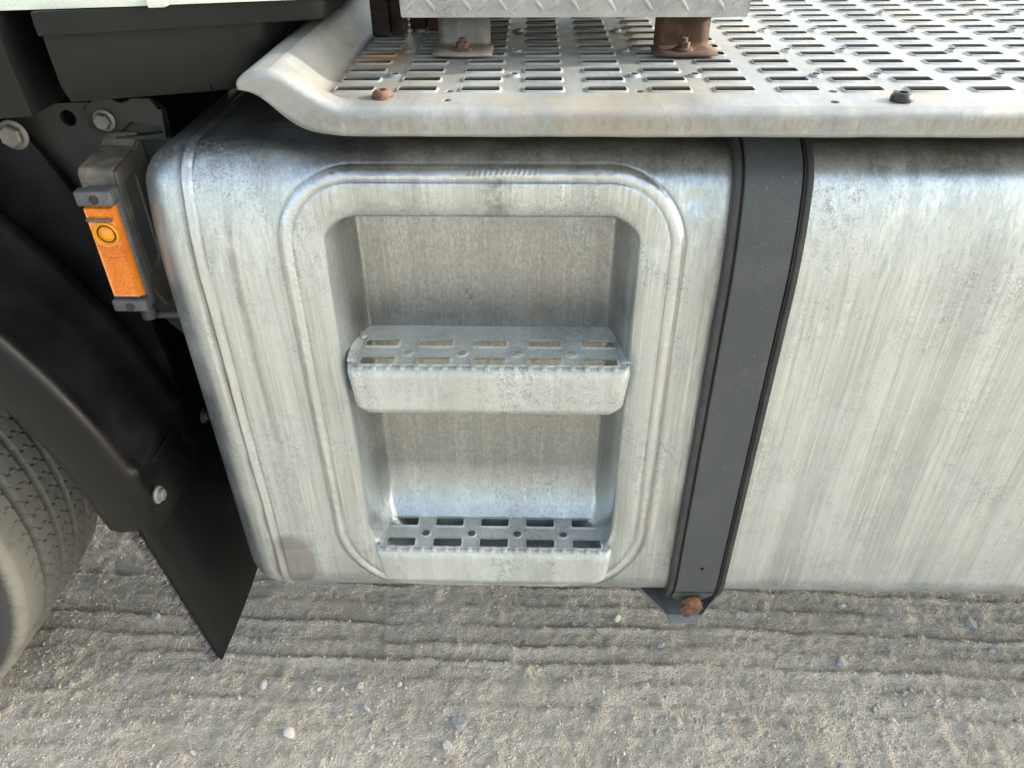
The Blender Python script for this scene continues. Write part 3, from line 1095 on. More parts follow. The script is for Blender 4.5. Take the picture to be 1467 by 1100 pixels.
def button_bolt(name, mat, loc, label, r=0.0115, h=0.010, washer=True):
    bm = bmesh.new()
    if washer:
        bm_lathe(bm, [(r * 1.12, -0.0005), (r * 1.12, 0.0016), (r * 1.0, 0.0022)], 24)
    prof = [(r, 0.0023 if washer else 0), (r * 1.02, h * 0.35), (r * 0.95, h * 0.65), (r * 0.72, h * 0.92), (r * 0.5, h), (r * 0.42, h * 0.98), (r * 0.40, h * 0.45)]
    bm_lathe(bm, prof, 24)
    return obj(name, from_bm(name, bm, mat, True, 50), deck, loc, label, world_coords=False)


button_bolt("bolt", M_RUSTBOLT, (-0.161, 0.838, ZD), 'rusty brown socket bolt at the left front corner', 0.0105, 0.0085)
button_bolt("bolt", M_BLACKBOLT, (0.385, 0.827, ZD), 'black socket bolt near the front edge', 0.0115, 0.009, False)
# rusty tab that holds the corner of the plate
bm = bmesh.new()
bm_prism(bm, [(-0.247, 0.86, 1.134), (-0.235, 0.852, 1.134), (-0.19, 0.852, 1.134), (-0.19, 0.93, 1.134), (-0.25, 0.93, 1.134)], (0, 0, 0.005))
obj("support_tab", from_bm("support_tab", bm, M_BRKT, False), deck, (-0.21, 0.88, 1.13))

# ---- chequer plate box on the catwalk -------------------------------
BX0, BX1, BYF, BZ0, BZ1 = -0.160, 0.257, 1.000, 1.2215, 1.50
bm = bmesh.new()
bm_prism(bm, [(BX0, BYF, BZ0), (BX0, BYF, 1.252), (BX0, 0.905, BZ1), (BX0, 1.40, BZ1), (BX0, 1.40, BZ0)], (BX1 - BX0, 0, 0), 0.003)  # front leans out above the view, added to shape the deck shadow
box = obj("chequer_plate_box", from_bm("chequer_plate_box", bm, M_BOX, True, 40), truck, (0.05, 1.2, BZ0), 'grey chequer plate box raised on two brackets above the catwalk')
bm = bmesh.new()
n = 9
vv = []
for i in range(n):
    t = -1 + 2 * i / (n - 1)
    w = 0.0028 * sqrt(max(0, 1 - abs(t) ** 2.2)) + 0.0002
    vv.append([bm.verts.new((t * 0.0110, 0.0003, -w)), bm.verts.new((t * 0.0110, -0.0014 * (1 - t * t) - 0.0001, 0)), bm.verts.new((t * 0.0110, 0.0003, w))])
for i in range(n - 1):
    for j in range(2):
        bm.faces.new((vv[i][j], vv[i + 1][j], vv[i + 1][j + 1], vv[i][j + 1]))
LUG = from_bm("tread_lug", bm, M_BOX, True, None)
for r_ in range(1):
    for c_ in range(19):
        a = 0.9 if (r_ + c_) % 2 else -0.9
        obj("tread_lug", LUG, box, (BX0 + 0.014 + c_ * 0.0216, BYF - 0.0002, BZ0 + 0.015 + r_ * 0.0235), world_coords=False, rot=(0, a, 0))
# same lugs on the right flank, as one part
BXc = [(-0.122, -0.055, M_GREYBR, 'dark grey galvanised angle bracket under the box'), (0.156, 0.226, M_RUST, 'rusty brown angle bracket under the box')]
for x0, x1, mt, lab in BXc:
    yv, yf = 1.062, 1.012
    bm = bmesh.new()
    sec = [(yv, BZ0 + 0.02)]
    for a in np.linspace(0, pi / 2, 6):
        sec.append((yv - 0.008 + 0.008 * cos(a), ZD + 0.0045 + 0.008 - 0.008 * sin(a)))
    sec.append((yf, ZD + 0.0045))
    g = []
    for k, (y, z) in enumerate(sec):
        flare = 0.004 if y < yv - 0.004 else 0.0
        row = []
        for u in np.linspace(0, 1, 7):
            xx = x0 - flare + (x1 - x0 + 2 * flare) * u
            yy = y - (0.006 * (1 - (2 * u - 1) ** 2) if k == len(sec) - 1 else 0)
            row.append(bm.verts.new((xx, yy, z)))
        g.append(row)
    for a in range(len(g) - 1):
        for i in range(6):
            bm.faces.new((g[a][i], g[a][i + 1], g[a + 1][i + 1], g[a + 1][i]))
    b = obj("box_bracket", from_bm("box_bracket", bm, mt, True, 30), box, ((x0 + x1) / 2, 1.04, ZD), lab)
    md = b.modifiers.new("thick", 'SOLIDIFY')
    md.thickness = 0.0032
    md.offset = 0
    xc = (x0 + x1) / 2 - 0.001
    bm = bmesh.new()
    bm_lathe(bm, [(0.0125, 0.0), (0.0125, 0.002), (0.011, 0.003)], 24)
    bm_lathe(bm, [(0.0078, 0.003), (0.0080, 0.0085), (0.0078, 0.0095)], 6)
    bm_lathe(bm, [(0.0045, 0.0095), (0.0045, 0.0135), (0.0035, 0.0145)], 14)
    obj("bolt", from_bm("bolt", bm, M_RUSTBOLT if mt is M_GREYBR else M_RUST, True, 40), box, (xc, 1.031, ZD + 0.0062), 'rusty hex bolt and washer on the bracket foot', world_coords=False)

# weathered post and rusty clamp left of the box
bm = bmesh.new()
bm_box(bm, -0.222, -0.198, 1.13, 1.16, ZD + 0.002, 1.75, 0.003)
bm_box(bm, -0.196, -0.178, 1.137, 1.175, ZD + 0.002, 1.75, 0.002)
post = obj("hose_post", from_bm("hose_post", bm, rust_mat("grimy_post", (0.010, 0.008, 0.007), (0.045, 0.032, 0.022)), True, 40), truck, (-0.2, 1.15, ZD), 'grimy black upright post at the left end of the catwalk')
bm = bmesh.new()
bm_box(bm, -0.150, -0.13, 1.17, 1.20, ZD + 0.002, 1.30, 0.003)
bm_box(bm, -0.176, -0.152, 1.18, 1.21, ZD + 0.002, 1.30, 0.003)
obj("rusty_upright", from_bm("rusty_upright", bm, rust_mat("dark_rust", (0.03, 0.014, 0.009), (0.07, 0.03, 0.018)), True, 40), post, (-0.15, 1.18, ZD), 'dark rusty upright behind the post')

# ---- cab: white panel and black fairing ------------------------------
def curve_poly(pts):
    return pts


bm = bmesh.new()
# cab side above the fairing: plan outline (x, y) with a rounded rear corner
plan = [(-2.2, 0.80), (-0.95, 0.84), (-0.60, 0.862), (-0.43, 0.892), (-0.40, 0.900), (-0.245, 0.934), (-0.228, 0.945), (-0.222, 0.965), (-0.222, 2.9), (-2.2, 2.9)]
bm_prism(bm, [(x, y, 1.2525) for x, y in plan], (0, 0, 1.7), 0.0)
cab = obj("cab", from_bm("cab", bm, M_WHITE, True, 35), truck, (-0.8, 1.4, 1.25), 'white painted lower edge of the cab')
# small moulded notch in the panel edge
bm = bmesh.new()
bm_prism(bm, [(-0.412, 0.886, 1.2515), (-0.395, 0.890, 1.2515), (-0.395, 0.95, 1.2515), (-0.412, 0.95, 1.2515)], (0, 0, 0.010), 0.0015)
obj("edge_clip", from_bm("edge_clip", bm, M_WHITE, True, 40), cab, (-0.4, 0.89, 1.25))


def loft(name, plans, zs, mat, parent, loc, label=None, bevel=0.004):
    """plans: outlines (x, y) with equal point counts, one per height."""
    bm = bmesh.new()
    rings = [[bm.verts.new((x, y, z)) for x, y in p] for p, z in zip(plans, zs)]
    n = len(rings[0])
    for a in range(len(rings) - 1):
        for i in range(n):
            bm.faces.new((rings[a][i], rings[a][(i + 1) % n], rings[a + 1][(i + 1) % n], rings[a + 1][i]))
    bm.faces.new(rings[0][::-1])
    bm.faces.new(rings[-1])
    es = [e for e in bm.edges if e.is_manifold and e.calc_face_angle(0) > 0.45]
    if bevel:
        bmesh.ops.bevel(bm, geom=es, offset=bevel, segments=2, profile=0.5, affect='EDGES')
    return obj(name, from_bm(name, bm, mat, True, 40), parent, loc, label)


def fair(off, xr, xl=-0.528):
    # front line of the fairing in plan, offset back by off; the right end rounds off backwards
    f = lambda x: 0.861 + (x + 0.535) * 0.32 + off
    return [(xl, f(xl)), (-0.45, f(-0.45)), (-0.38, f(-0.38)), (xr - 0.03, f(xr - 0.03)), (xr - 0.008, f(xr - 0.008) + 0.003), (xr, f(xr) + 0.014), (xr + 0.002, f(xr) + 0.05), (xr, 1.40), (xl, 1.40)]


fairing = loft("cab_fairing", [fair(0.0, -0.240), fair(-0.001, -0.238), fair(0.0, -0.236)], [1.2285, 1.24, 1.2515], M_PLASTIC, truck, (-0.4, 0.9, 1.2), 'black plastic fairing under the cab beside the catwalk')
loft("fairing_skirt", [fair(0.020, -0.352), fair(0.010, -0.330), fair(0.008, -0.312), fair(0.008, -0.310)], [1.1545, 1.175, 1.21, 1.2284], M_PLASTIC, fairing, (-0.42, 0.9, 1.15), 'lower black plastic skirt', 0)
fl = lambda x, o: (x, 0.861 + (x + 0.535) * 0.32 + o)
loft("fairing_panel", [[fl(-0.9, 0.0), fl(-0.566, 0.012), (-0.566, 1.3), (-0.9, 1.3)], [fl(-0.9, 0.0), fl(-0.566, 0.004), (-0.566, 1.3), (-0.9, 1.3)]], [1.145, 1.2505], M_PLASTIC, fairing, (-0.7, 0.9, 1.15), 'left black plastic panel')

# ---- mounting plate, bracket, marker lamp ----------------------------
def hex_bolt(bm, c, r, h, axis='Y', flange=True, a0=0.2):
    if flange:
        bm_lathe(bm, [(r * 1.28, 0), (r * 1.28, h * 0.18), (r * 1.12, h * 0.28)], 24, axis, c)
    pts = []
    tmp = bmesh.new()
    bm_lathe(tmp, [(r, h * 0.25), (r, h * 0.85), (r * 0.86, h), (r * 0.4, h * 0.97)], 6, axis, (0, 0, 0))
    rot = Matrix.Rotation(a0, 4, axis)
    vm = {}
    for v in tmp.verts:
        vm[v] = bm.verts.new((rot @ v.co) + Vector(c))
    for f in tmp.faces:
        bm.faces.new([vm[v] for v in f.verts])
    tmp.free()


bm = bmesh.new()
hole = circle(-0.607, 1.103, 0.0105, 18)
outer = [(-0.80, 1.117), (-0.49, 1.125), (-0.478, 1.115), (-0.478, 0.80), (-0.492, 0.772), (-0.535, 0.765), (-0.556, 0.79), (-0.60, 0.86), (-0.80, 0.95)]
bm_holed(bm, outer, [hole], lambda x, z: (x, 1.0, z))
plate = obj("mounting_plate", from_bm("mounting_plate", bm, M_PLATE, False), truck, (-0.6, 1.0, 0.95), 'dark grey steel mounting plate between cab and fuel tank')
md = plate.modifiers.new("thick", 'SOLIDIFY')
md.thickness = 0.008
md.offset = 0
# folded tab with an upper bolt
bm = bmesh.new()
tab = [(-0.578, 1.118), (-0.566, 1.1225), (-0.560, 1.131), (-0.537, 1.131), (-0.528, 1.1235), (-0.520, 1.1245), (-0.513, 1.131), (-0.488, 1.131), (-0.481, 1.118), (-0.479, 1.092), (-0.520, 1.1035), (-0.536, 1.088), (-0.566, 1.086), (-0.577, 1.094)]
bm_prism(bm, [(x, 0.986, z) for x, z in tab], (0, 0.009, 0), 0.0015)
obj("folded_tab", from_bm("folded_tab", bm, M_PLATE, True, 40), plate, (-0.53, 0.986, 1.11))
bm = bmesh.new()
bm_prism(bm, [(-0.481, 0.982, 1.118), (-0.479, 0.982, 1.088), (-0.50, 0.982, 1.085), (-0.545, 0.982, 1.082), (-0.545, 0.982, 1.079), (-0.478, 0.982, 1.080), (-0.474, 0.982, 1.118)], (0, 0.012, 0))
obj("tab_edge", from_bm("tab_edge", bm, M_PLATE, False), plate, (-0.5, 0.982, 1.10))
for c, r, nm in (((-0.5535, 0.9855, 1.1035), 0.0135, 'zinc'), ((-0.560 * 0.99, 0.9955, 0.868 + 0.005), 0.0095, 'zinc')):
    bm = bmesh.new()
    hex_bolt(bm, (0, 0, 0), r * 0.82, 0.011)
    obj("bolt", from_bm("bolt", bm, M_ZINC, True, 35), plate, c, world_coords=False)
# rubber grommet and pipe by the lower bolt
bm = bmesh.new()
bm_lathe(bm, [(0.012, 0), (0.012, 0.06), (0.015, 0.062), (0.015, 0.075)], 16, 'X', (-0.515, 0.965, 0.842))
obj("grommet", from_bm("grommet", bm, M_RUBBER, True, 40), plate, (-0.5, 0.965, 0.85), 'black rubber pipe end')

# bracket that carries the lamp
bm = bmesh.new()
bx0, bx1 = -0.563, -0.519
yf, yb_, zt = 0.905, 0.994, 1.067
# top and front strip
sec = [(yb_, zt + 0.018), (yb_ - 0.02, zt + 0.006)] + [(yf + 0.008 - 0.008 * sin(a), zt - 0.008 + 0.008 * cos(a)) for a in np.linspace(0, pi / 2, 6)] + [(yf, 1.02)]
g = [[bm.verts.new((x, y, z)) for x in (bx0, bx1)] for y, z in sec]
for a in range(len(g) - 1):
    bm.faces.new((g[a][0], g[a][1], g[a + 1][1], g[a + 1][0]))
# right web with a long slot
web = [(yf + 0.003, zt - 0.004), (yb_ - 0.02, zt + 0.004), (yb_, zt + 0.016), (yb_, 0.86), (yf + 0.03, 0.86), (yf + 0.003, 0.90)]
slot = rrect(0.9385, 0.985, 0.034, 0.125, 0.010)
bm_holed(bm, web, [slot], lambda y, z: (bx1, y, z))
lb = obj("lamp_bracket", from_bm("lamp_bracket", bm, M_BRKT, False), plate, (-0.54, 0.95, 1.0), 'dusty bent steel bracket with a long slot')
md = lb.modifiers.new("thick", 'SOLIDIFY')
md.thickness = 0.004
md.offset = 0
md = lb.modifiers.new("soft", 'BEVEL')
md.width = 0.0012
md.segments = 2

# marker lamp
LX0, LX1, LYF = -0.5555, -0.5165, 0.874
ZL0, ZL1 = 0.903, 1.031
LY = LYF
bm = bmesh.new()
bm_box(bm, LX0 + 0.004, LX1 + 0.004, LY + 0.013, LY + 0.026, 0.884, 1.050, 0.003)
lamp = obj("marker_lamp", from_bm("marker_lamp", bm, M_LAMPGREY, True, 40), truck, (-0.536, LY + 0.02, 0.967), 'amber side marker lamp with grey end caps')
# lens: rim, prism field, window
bm = bmesh.new()
nx, nz = 17, 51
xs = np.linspace(LX0, LX1, nx)
zs = np.linspace(ZL0, ZL1, nz)
zw0, zw1 = 0.978, 1.011
vv = {}
for i, x in enumerate(xs):
    for j, z in enumerate(zs):
        e = min(i, nx - 1 - i, j, nz - 1 - j)
        if e == 0:
            y = LY + 0.008
        elif e <= 1:
            y = LY + 0.001
        elif zw0 < z < zw1:
            y = LY + 0.0015
        else:
            y = LY + (0.0 if (i % 2) and (j % 2) else 0.0034)
        vv[i, j] = bm.verts.new((x, y, z))
for i in range(nx - 1):
    for j in range(nz - 1):
        bm.faces.new((vv[i, j], vv[i + 1, j], vv[i + 1, j + 1], vv[i, j + 1]))
bot = {}
border = [(i, 0) for i in range(nx)] + [(nx - 1, j) for j in range(1, nz)] + [(i, nz - 1) for i in range(nx - 2, -1, -1)] + [(0, j) for j in range(nz - 2, 0, -1)]
for k in border:
    c = vv[k].co
    bot[k] = bm.verts.new((c.x, LY + 0.0132, c.z))
for a in range(len(border)):
    p, q = border[a], border[(a + 1) % len(border)]
    bm.faces.new((vv[p], vv[q], bot[q], bot[p]))
obj("lens", from_bm("lens", bm, M_AMBER, False), lamp, (-0.536, LY, 0.967), 'amber prismatic reflector lens')
bm = bmesh.new()
bm_lathe(bm, [(0.0165, 0.0), (0.0165, 0.0026), (0.0152, 0.0036), (0.0140, 0.0030), (0.0134, 0.0006), (0.0110, -0.0004), (0.0085, 0.0010), (0.0060, 0.0034), (0.0030, 0.0044), (0.001, 0.0046)], 32, 'Y', (0, 0, 0))
obj("lamp_dome", from_bm("lamp_dome", bm, M_BULB, True, 40), lamp, (-0.5355, LY + 0.0015, 0.9945), 'round clear amber bulb window', world_coords=False)
bm = bmesh.new()
bm_box(bm, -0.5545, -0.5225, LY - 0.0012, LY + 0.002, 1.0115, 1.0155, 0.0008)
obj("lens_bar", from_bm("lens_bar", bm, M_LAMPGREY, True, 40), lamp, (-0.538, LY, 1.0135))
for z0, z1, nm in ((1.0325, 1.0525, 'end_cap'), (0.8845, 0.9015, 'end_cap')):
    bm = bmesh.new()
    bm_box(bm, LX0 - 0.002, LX1 + 0.005, LY - 0.004, LY + 0.0129, z0, z1, 0.003, 3)
    obj("end_cap", from_bm("end_cap", bm, M_LAMPGREY, True, 40), lamp, (-0.536, LY, z0))
    bm = bmesh.new()
    bm_lathe(bm, [(0.0058, -0.0005), (0.0058, 0.0008), (0.0047, 0.0012), (0.0042, 0.0003), (0.0022, 0.0003)], 20, 'Y', (0, 0, 0))
    obj("screw", from_bm("screw", bm, M_BLACKBOLT, True, 40), lamp, (-0.533, LY - 0.004, (z0 + z1) / 2), world_coords=False)
bm = bmesh.new()
bm_lathe(bm, [(0.010, 0.0), (0.010, 0.014), (0.007, 0.018)], 14, 'Z', (-0.522, LY + 0.015, 0.866))
bm_lathe(bm, [(0.005, 0.0), (0.005, 0.085)], 12, 'X', (-0.515, LY + 0.022, 0.866))
obj("lamp_cable", from_bm("lamp_cable", bm, M_RUBBER, True, 40), lamp, (-0.52, LY + 0.015, 0.87), 'black cable stub under the lamp')

# ---- mudguard ------------------------------------------------------
WX, WZ, WR = -1.31, 0.49, 0.49


def guard_mesh(WX=-1.29, WZ=0.5):
    # cross section (r, y) swept round the wheel centre
    sec = [(0.665, 0.790), (0.672, 0.776), (0.690, 0.770), (0.730, 0.771), (0.743, 0.7735), (0.7485, 0.779), (0.7490, 0.786), (0.7440, 0.796), (0.7390, 0.815), (0.735, 0.850), (0.731, 0.900), (0.733, 0.925),
           (0.742, 0.940), (0.747, 0.952), (0.742, 0.962), (0.734, 0.970), (0.715, 0.974)]
    angs = np.concatenate([np.linspace(6, 11.5, 6), np.linspace(12, 15, 10), np.linspace(16, 110, 70)])
    bm = bmesh.new()
    g = []
    for a in angs:
        row = []
        for r, y in sec:
            e = max(0.0, (12 - a) / 6)
            rr = r - 0.012 * e * e * (1 if r > 0.70 else -0.3) + (0.006 * math.exp(-((a - 13.2) / 0.7) ** 2) if 0.78 < y < 0.965 else 0)
            aa = radians(a)
            row.append(bm.verts.new((WX + rr * cos(aa), y, WZ + rr * sin(aa))))
        g.append(row)
    for i in range(len(g) - 1):
        for j in range(len(sec) - 1):
            bm.faces.new((g[i][j], g[i][j + 1], g[i + 1][j + 1], g[i + 1][j]))
    bm.faces.new(g[0])
    return from_bm("mudguard", bm, M_GUARD, True, 50)


guard = obj("mudguard", guard_mesh(), truck, (-0.9, 0.95, 1.0), 'black plastic mudguard over the front wheel')
md = guard.modifiers.new("thick", 'SOLIDIFY')
md.thickness = 0.004
md.offset = 1
# end boot: the lower rear corner with a fixing bolt
bm = bmesh.new()
bm_prism(bm, [(-0.5640, 0.787, 0.643), (-0.5625, 0.945, 0.645), (-0.553, 0.945, 0.545), (-0.562, 0.815, 0.538), (-0.572, 0.785, 0.545)], (-0.010, 0, -0.001), 0.003)
obj("guard_end", from_bm("guard_end", bm, M_GUARD, True, 45), guard, (-0.57, 0.85, 0.6), 'lower black end piece')
# black stay plate on the guard with a big bolt
bm = bmesh.new()
bm_prism(bm, [(-0.80, 0.972, 1.118), (-0.70, 0.972, 1.112), (-0.672, 0.972, 1.104), (-0.655, 0.972, 1.085), (-0.630, 0.972, 1.03), (-0.600, 0.972, 0.955), (-0.576, 0.972, 0.85), (-0.566, 0.972, 0.74), (-0.568, 0.972, 0.62), (-0.70, 0.972, 0.62), (-0.80, 0.972, 0.90)], (0, 0.012, 0), 0.002)
obj("stay_plate", from_bm("stay_plate", bm, M_GUARD, True, 40), guard, (-0.68, 0.972, 1.0), 'black stay plate behind the mudguard')
bm = bmesh.new()
hex_bolt(bm, (0, 0, 0), 0.0150, 0.012, a0=0.5)
obj("bolt", from_bm("bolt", bm, M_ZINC, True, 35), guard, (-0.690 * 0.972, 0.972, 1.4 - 0.32 * 0.972), 'dull grey hex bolt on the stay plate', world_coords=False)

# ---- mud flap -------------------------------------------------------
# a hanging rubber sheet across the wheel track, tilting rearward toward the bottom
ft0, ft1 = Vector((-0.650, 0.800, 0.90)), Vector((-0.548, 0.800, 0.212))
bm = bmesh.new()
ny, nz = 14, 26
vv = []
for j in range(nz):
    t = j / (nz - 1)
    for i in range(ny):
        u = i / (ny - 1)
        yy = 0.800 + 0.33 * u
        ztop = 0.66 + 0.26 * float(sstep(0.945, 0.99, np.array(yy)))
        zz = ztop + (ft1.z - ztop) * t
        p = ft0.lerp(ft1, (ft0.z - zz) / (ft0.z - ft1.z))
        vv.append(bm.verts.new((p.x + 0.006 * sin(u * 3 + 0.5) * t, yy, p.z)))
for j in range(nz - 1):
    for i in range(ny - 1):
        bm.faces.new((vv[j * ny + i], vv[j * ny + i + 1], vv[(j + 1) * ny + i + 1], vv[(j + 1) * ny + i]))
flap = obj("mud_flap", from_bm("mud_flap", bm, M_FLAP, True, None), truck, (-0.6, 0.95, 0.6), 'black rubber mud flap with a bristly edge')
md = flap.modifiers.new("thick", 'SOLIDIFY')
md.thickness = 0.005
md.offset = 0
# spray bristles along the outer edge
bv, bf = [], []
for k in range(2600):
    t = 0.52 + 0.48 * random.random()
    p = ft0.lerp(ft1, t)
    y = 0.802 + 0.02 * random.random() ** 2
    d = Vector((-random.uniform(0.3, 1.0), -random.uniform(-0.2, 0.9), random.uniform(-0.7, 0.5))).normalized() * random.uniform(0.010, 0.021)
    mid = d * 0.55 + Vector((random.uniform(-1, 1), random.uniform(-1, 1), random.uniform(-1, 1))) * 0.0025
    w = Vector((random.uniform(-1, 1), random.uniform(-1, 1), random.uniform(-1, 1))).normalized() * 0.0011
    o = Vector((p.x - 0.004, y, p.z))
    b0 = len(bv)
    bv += [o - w, o + w, o + mid - w, o + mid + w, o + d]
    bf += [(b0, b0 + 1, b0 + 3, b0 + 2), (b0 + 2, b0 + 3, b0 + 4, b0 + 4)]
me = bpy.data.meshes.new("bristle_fringe")
me.from_pydata([tuple(v) for v in bv], [], [f if f[2] != f[3] else f[:3] for f in bf])
finish(me, M_BRISTLE, False)
fr = obj("bristle_fringe", me, flap, (-0.58, 0.8, 0.4), 'ragged grey bristle fringe')
fr['kind'] = 'stuff'
# fixing bolts on guard end and flap
for c, par in (((-0.551, 0.806, 0.610), guard), ((-0.614, 1.018, 0.697), flap), ((-0.592, 1.072, 0.549), flap)):
    bm = bmesh.new()
    bm_lathe(bm, [(0.0135, 0), (0.0135, 0.003), (0.0125, 0.004), (0.009, 0.0045), (0.0085, 0.010), (0.006, 0.011), (0.0055, 0.008)], 20, 'X')
    obj("bolt", from_bm("bolt", bm, M_ZINC, True, 40), par, c, 'dull washer-headed bolt', world_coords=False)

# ---- wheel ----------------------------------------------------------
def tyre_mesh():
    # profile across the tread: (y, r); ribs divided by grooves
    prof = []
    side = [(0.800, 0.30), (0.778, 0.34), (0.768, 0.38), (0.766, 0.42), (0.768, 0.452), (0.7695, 0.456), (0.768, 0.460), (0.7675, 0.470), (0.770, 0.482), (0.774, 0.489), (0.780, 0.494)]
    prof += side
    ribs = [(0.784, 0.832), (0.850, 0.886), (0.902, 0.934), (0.950, 0.980), (0.996, 1.042)]
    for k, (a, b) in enumerate(ribs):
        for y in np.linspace(a, b, 15):
            prof.append((y, 0.500 - 0.0035 * ((y - 0.915) / 0.13) ** 2))
        if k < 4:
            c = ribs[k + 1][0]
            prof += [(b + 0.0015, 0.4900), (b + 0.0035, 0.4760), (c - 0.0035, 0.4760), (c - 0.0015, 0.4900)]
    prof += [(1.05, 0.492), (1.06, 0.47), (1.062, 0.40), (1.03, 0.30)]
    prof = np.array(prof)
    fine = np.arange(-60, 36, 0.1)
    coarse = np.arange(36, 300, 4.0)
    ang = np.radians(np.concatenate([fine, coarse]))
    A, Yp = np.meshgrid(ang, prof[:, 0], indexing='ij')
    Rr = np.repeat(prof[None, :, 1], len(ang), 0).copy()
    # sipes: zigzag cuts across each rib
    pitch = 0.031
    sarc = A * 0.5
    zig = 0.0042 * np.clip(np.sin((Yp - 0.784) / 0.024 * 2 * pi) * 1.8, -1, 1)
    lean = (Yp - 0.90) * 0.45
    ph = np.abs(((sarc + zig + lean) / pitch) % 1.0 - 0.5) * pitch
    on = (Rr > 0.4955) & (Yp > 0.812)
    Rr -= np.where(on, 0.0060 * np.exp(-(ph / 0.0012) ** 2), 0)
    # scalloped groove walls and worn unevenness
    edge = (Rr < 0.4915) & (Rr > 0.485)
    Yp = Yp + np.where(edge, 0.0016 * np.sin(sarc / pitch * 2 * pi), 0)
    Rr += 0.0012 * vnoise(sarc * 60, Yp * 60, 31)
    # short moulded bars on the shoulder
    sh = (prof[None, :, 1] > 0.40) & (prof[None, :, 1] < 0.466) & (prof[None, :, 0] < 0.8)
    Yp = Yp - np.where(sh, 0.0018 * np.exp(-((np.abs((sarc / 0.021) % 1 - 0.5)) / 0.07) ** 2), 0)
    Rr -= 0.010
    Yp = Yp + 0.018
    X = WX + Rr * np.cos(A)
    Z = WZ + Rr * np.sin(A)
    v = np.stack([X, Yp, Z], -1).reshape(-1, 3)
    n, m = A.shape
    f = grid_faces(n, m)
    last = np.arange(m - 1)
    wrap = np.stack([(n - 1) * m + last, last, last + 1, (n - 1) * m + last + 1], 1)
    me = from_np("tyre", v, np.concatenate([f, wrap]), M_TYRE, True)
    p = me.polygons[len(f) // 8]
    c = p.center - Vector((WX, p.center.y, WZ))
    if p.normal.dot(c) < 0:
        me.flip_normals()
    me.set_sharp_from_angle(angle=radians(48))
    return me


wheel = empty("wheel", (WX, 0.92, WZ), truck)
wheel['label'] = 'dusty front wheel behind the mudguard'
obj("tyre", tyre_mesh(), wheel, (WX, 0.92, WZ), 'dusty tyre with zigzag sipes across its ribs')
bm = bmesh.new()
tmp = [(0.302, -0.10), (0.305, 0.115), (0.298, 0.128), (0.288, 0.120), (0.278, 0.08), (0.20, 0.02), (0.12, 0.02), (0.10, 0.06), (0.02, 0.065)]
bm_lathe(bm, tmp, 64, 'Y', (WX, 0.915, WZ))
obj("rim", from_bm("rim", bm, M_ZINC, True, 35), wheel, (WX, 0.92, WZ))

# ---- dark chassis behind everything ----------------------------------
bm = bmesh.new()
bm_box(bm, -2.4, 4.6, 1.62, 1.70, 0.72, 1.02, 0.004)       # frame rail
bm_box(bm, -2.4, 4.6, 1.56, 1.62, 0.99, 1.02, 0.002)
bm_box(bm, -2.4, 4.6, 1.56, 1.62, 0.72, 0.75, 0.002)
bm_box(bm, -2.4, 4.6, 2.45, 2.53, 0.72, 1.02, 0.004)
bm_box(bm, -1.75, -0.80, 1.16, 2.6, 1.12, 1.24, 0.004)      # cab floor
bm_box(bm, -0.80, -0.31, 1.02, 2.6, 1.135, 1.15, 0.003)
chassis = obj("chassis_frame", from_bm("chassis_frame", bm, M_DARK, True, 40), truck, (0, 1.7, 0.9), 'black chassis frame in the shade behind the tank')
bm = bmesh.new()
bm_box(bm, -1.95, -0.47, 1.18, 1.20, 0.30, 1.13, 0.003)
bm_box(bm, -0.47, -0.30, 1.49, 1.51, 0.30, 1.13, 0.003)
obj("splash_panel", from_bm("splash_panel", bm, M_DARK, True, 40), chassis, (-0.6, 1.19, 0.7), 'black inner splash panel')
bm = bmesh.new()
bm_box(bm, 0.95, 1.05, 0.94, 1.6, 0.335 - 0.06, 0.310, 0.004)
bm_box(bm, -0.3, -0.2, 0.98, 1.6, 0.25, 0.310, 0.004)
obj("tank_carrier", from_bm("tank_carrier", bm, M_DARK, True, 40), chassis, (1.0, 1.2, 0.28))
bm = bmesh.new()
bm_box(bm, -0.3, 3.7, 1.46, 1.50, 1.02, 1.165, 0.004)
bm_box(bm, -0.215, 3.69, 0.835, 1.45, 1.146, 1.150, 0.001)  # tray added to stop sun dapples and keep the slots dark
obj("bearer_and_shade_tray", from_bm("bearer_and_shade_tray", bm, M_DARK, True, 40), chassis, (0.6, 1.48, 1.1))
bm = bmesh.new()
bm_box(bm, -0.215, 3.69, 0.835, 1.45, 1.140, 1.1435, 0.001)  # light sheet added below the tray to brighten what the tank shoulder reflects
obj("under_deck_reflector", from_bm("under_deck_reflector", bm, M_DECK, True, 40), chassis, (0.6, 1.1, 1.14))

# ------------------------------------------------------------------ stones, gravel, litter
def stone_mesh(name, mat, seed, sub=2, flat=0.62):
    bm = bmesh.new()
    bmesh.ops.create_icosphere(bm, subdivisions=sub, radius=1.0)
    r = random.Random(seed)
    cuts = [(Vector((r.gauss(0, 1), r.gauss(0, 1), r.gauss(0, 1))).normalized(), r.uniform(0.42, 0.82)) for _ in range(11)]
    for v in bm.verts:
        for nrm, dd in cuts:
            k = v.co.dot(nrm) - dd
            if k > 0:
                v.co -= nrm * k
        v.co *= 1 + r.uniform(-0.04, 0.04)
        v.co.z *= flat
        v.co.y *= r.uniform(0.86, 0.90)
    return from_bm(name, bm, mat, True, 28)


SM = [stone_mesh("stone", M_STONE, s) for s in range(6)] + [stone_mesh("stone_pale", M_PALE, 50 + s) for s in range(3)]


def gz(x, y):
    return float(ground_h(np.array([[x]]), np.array([[y]]))[0, 0])


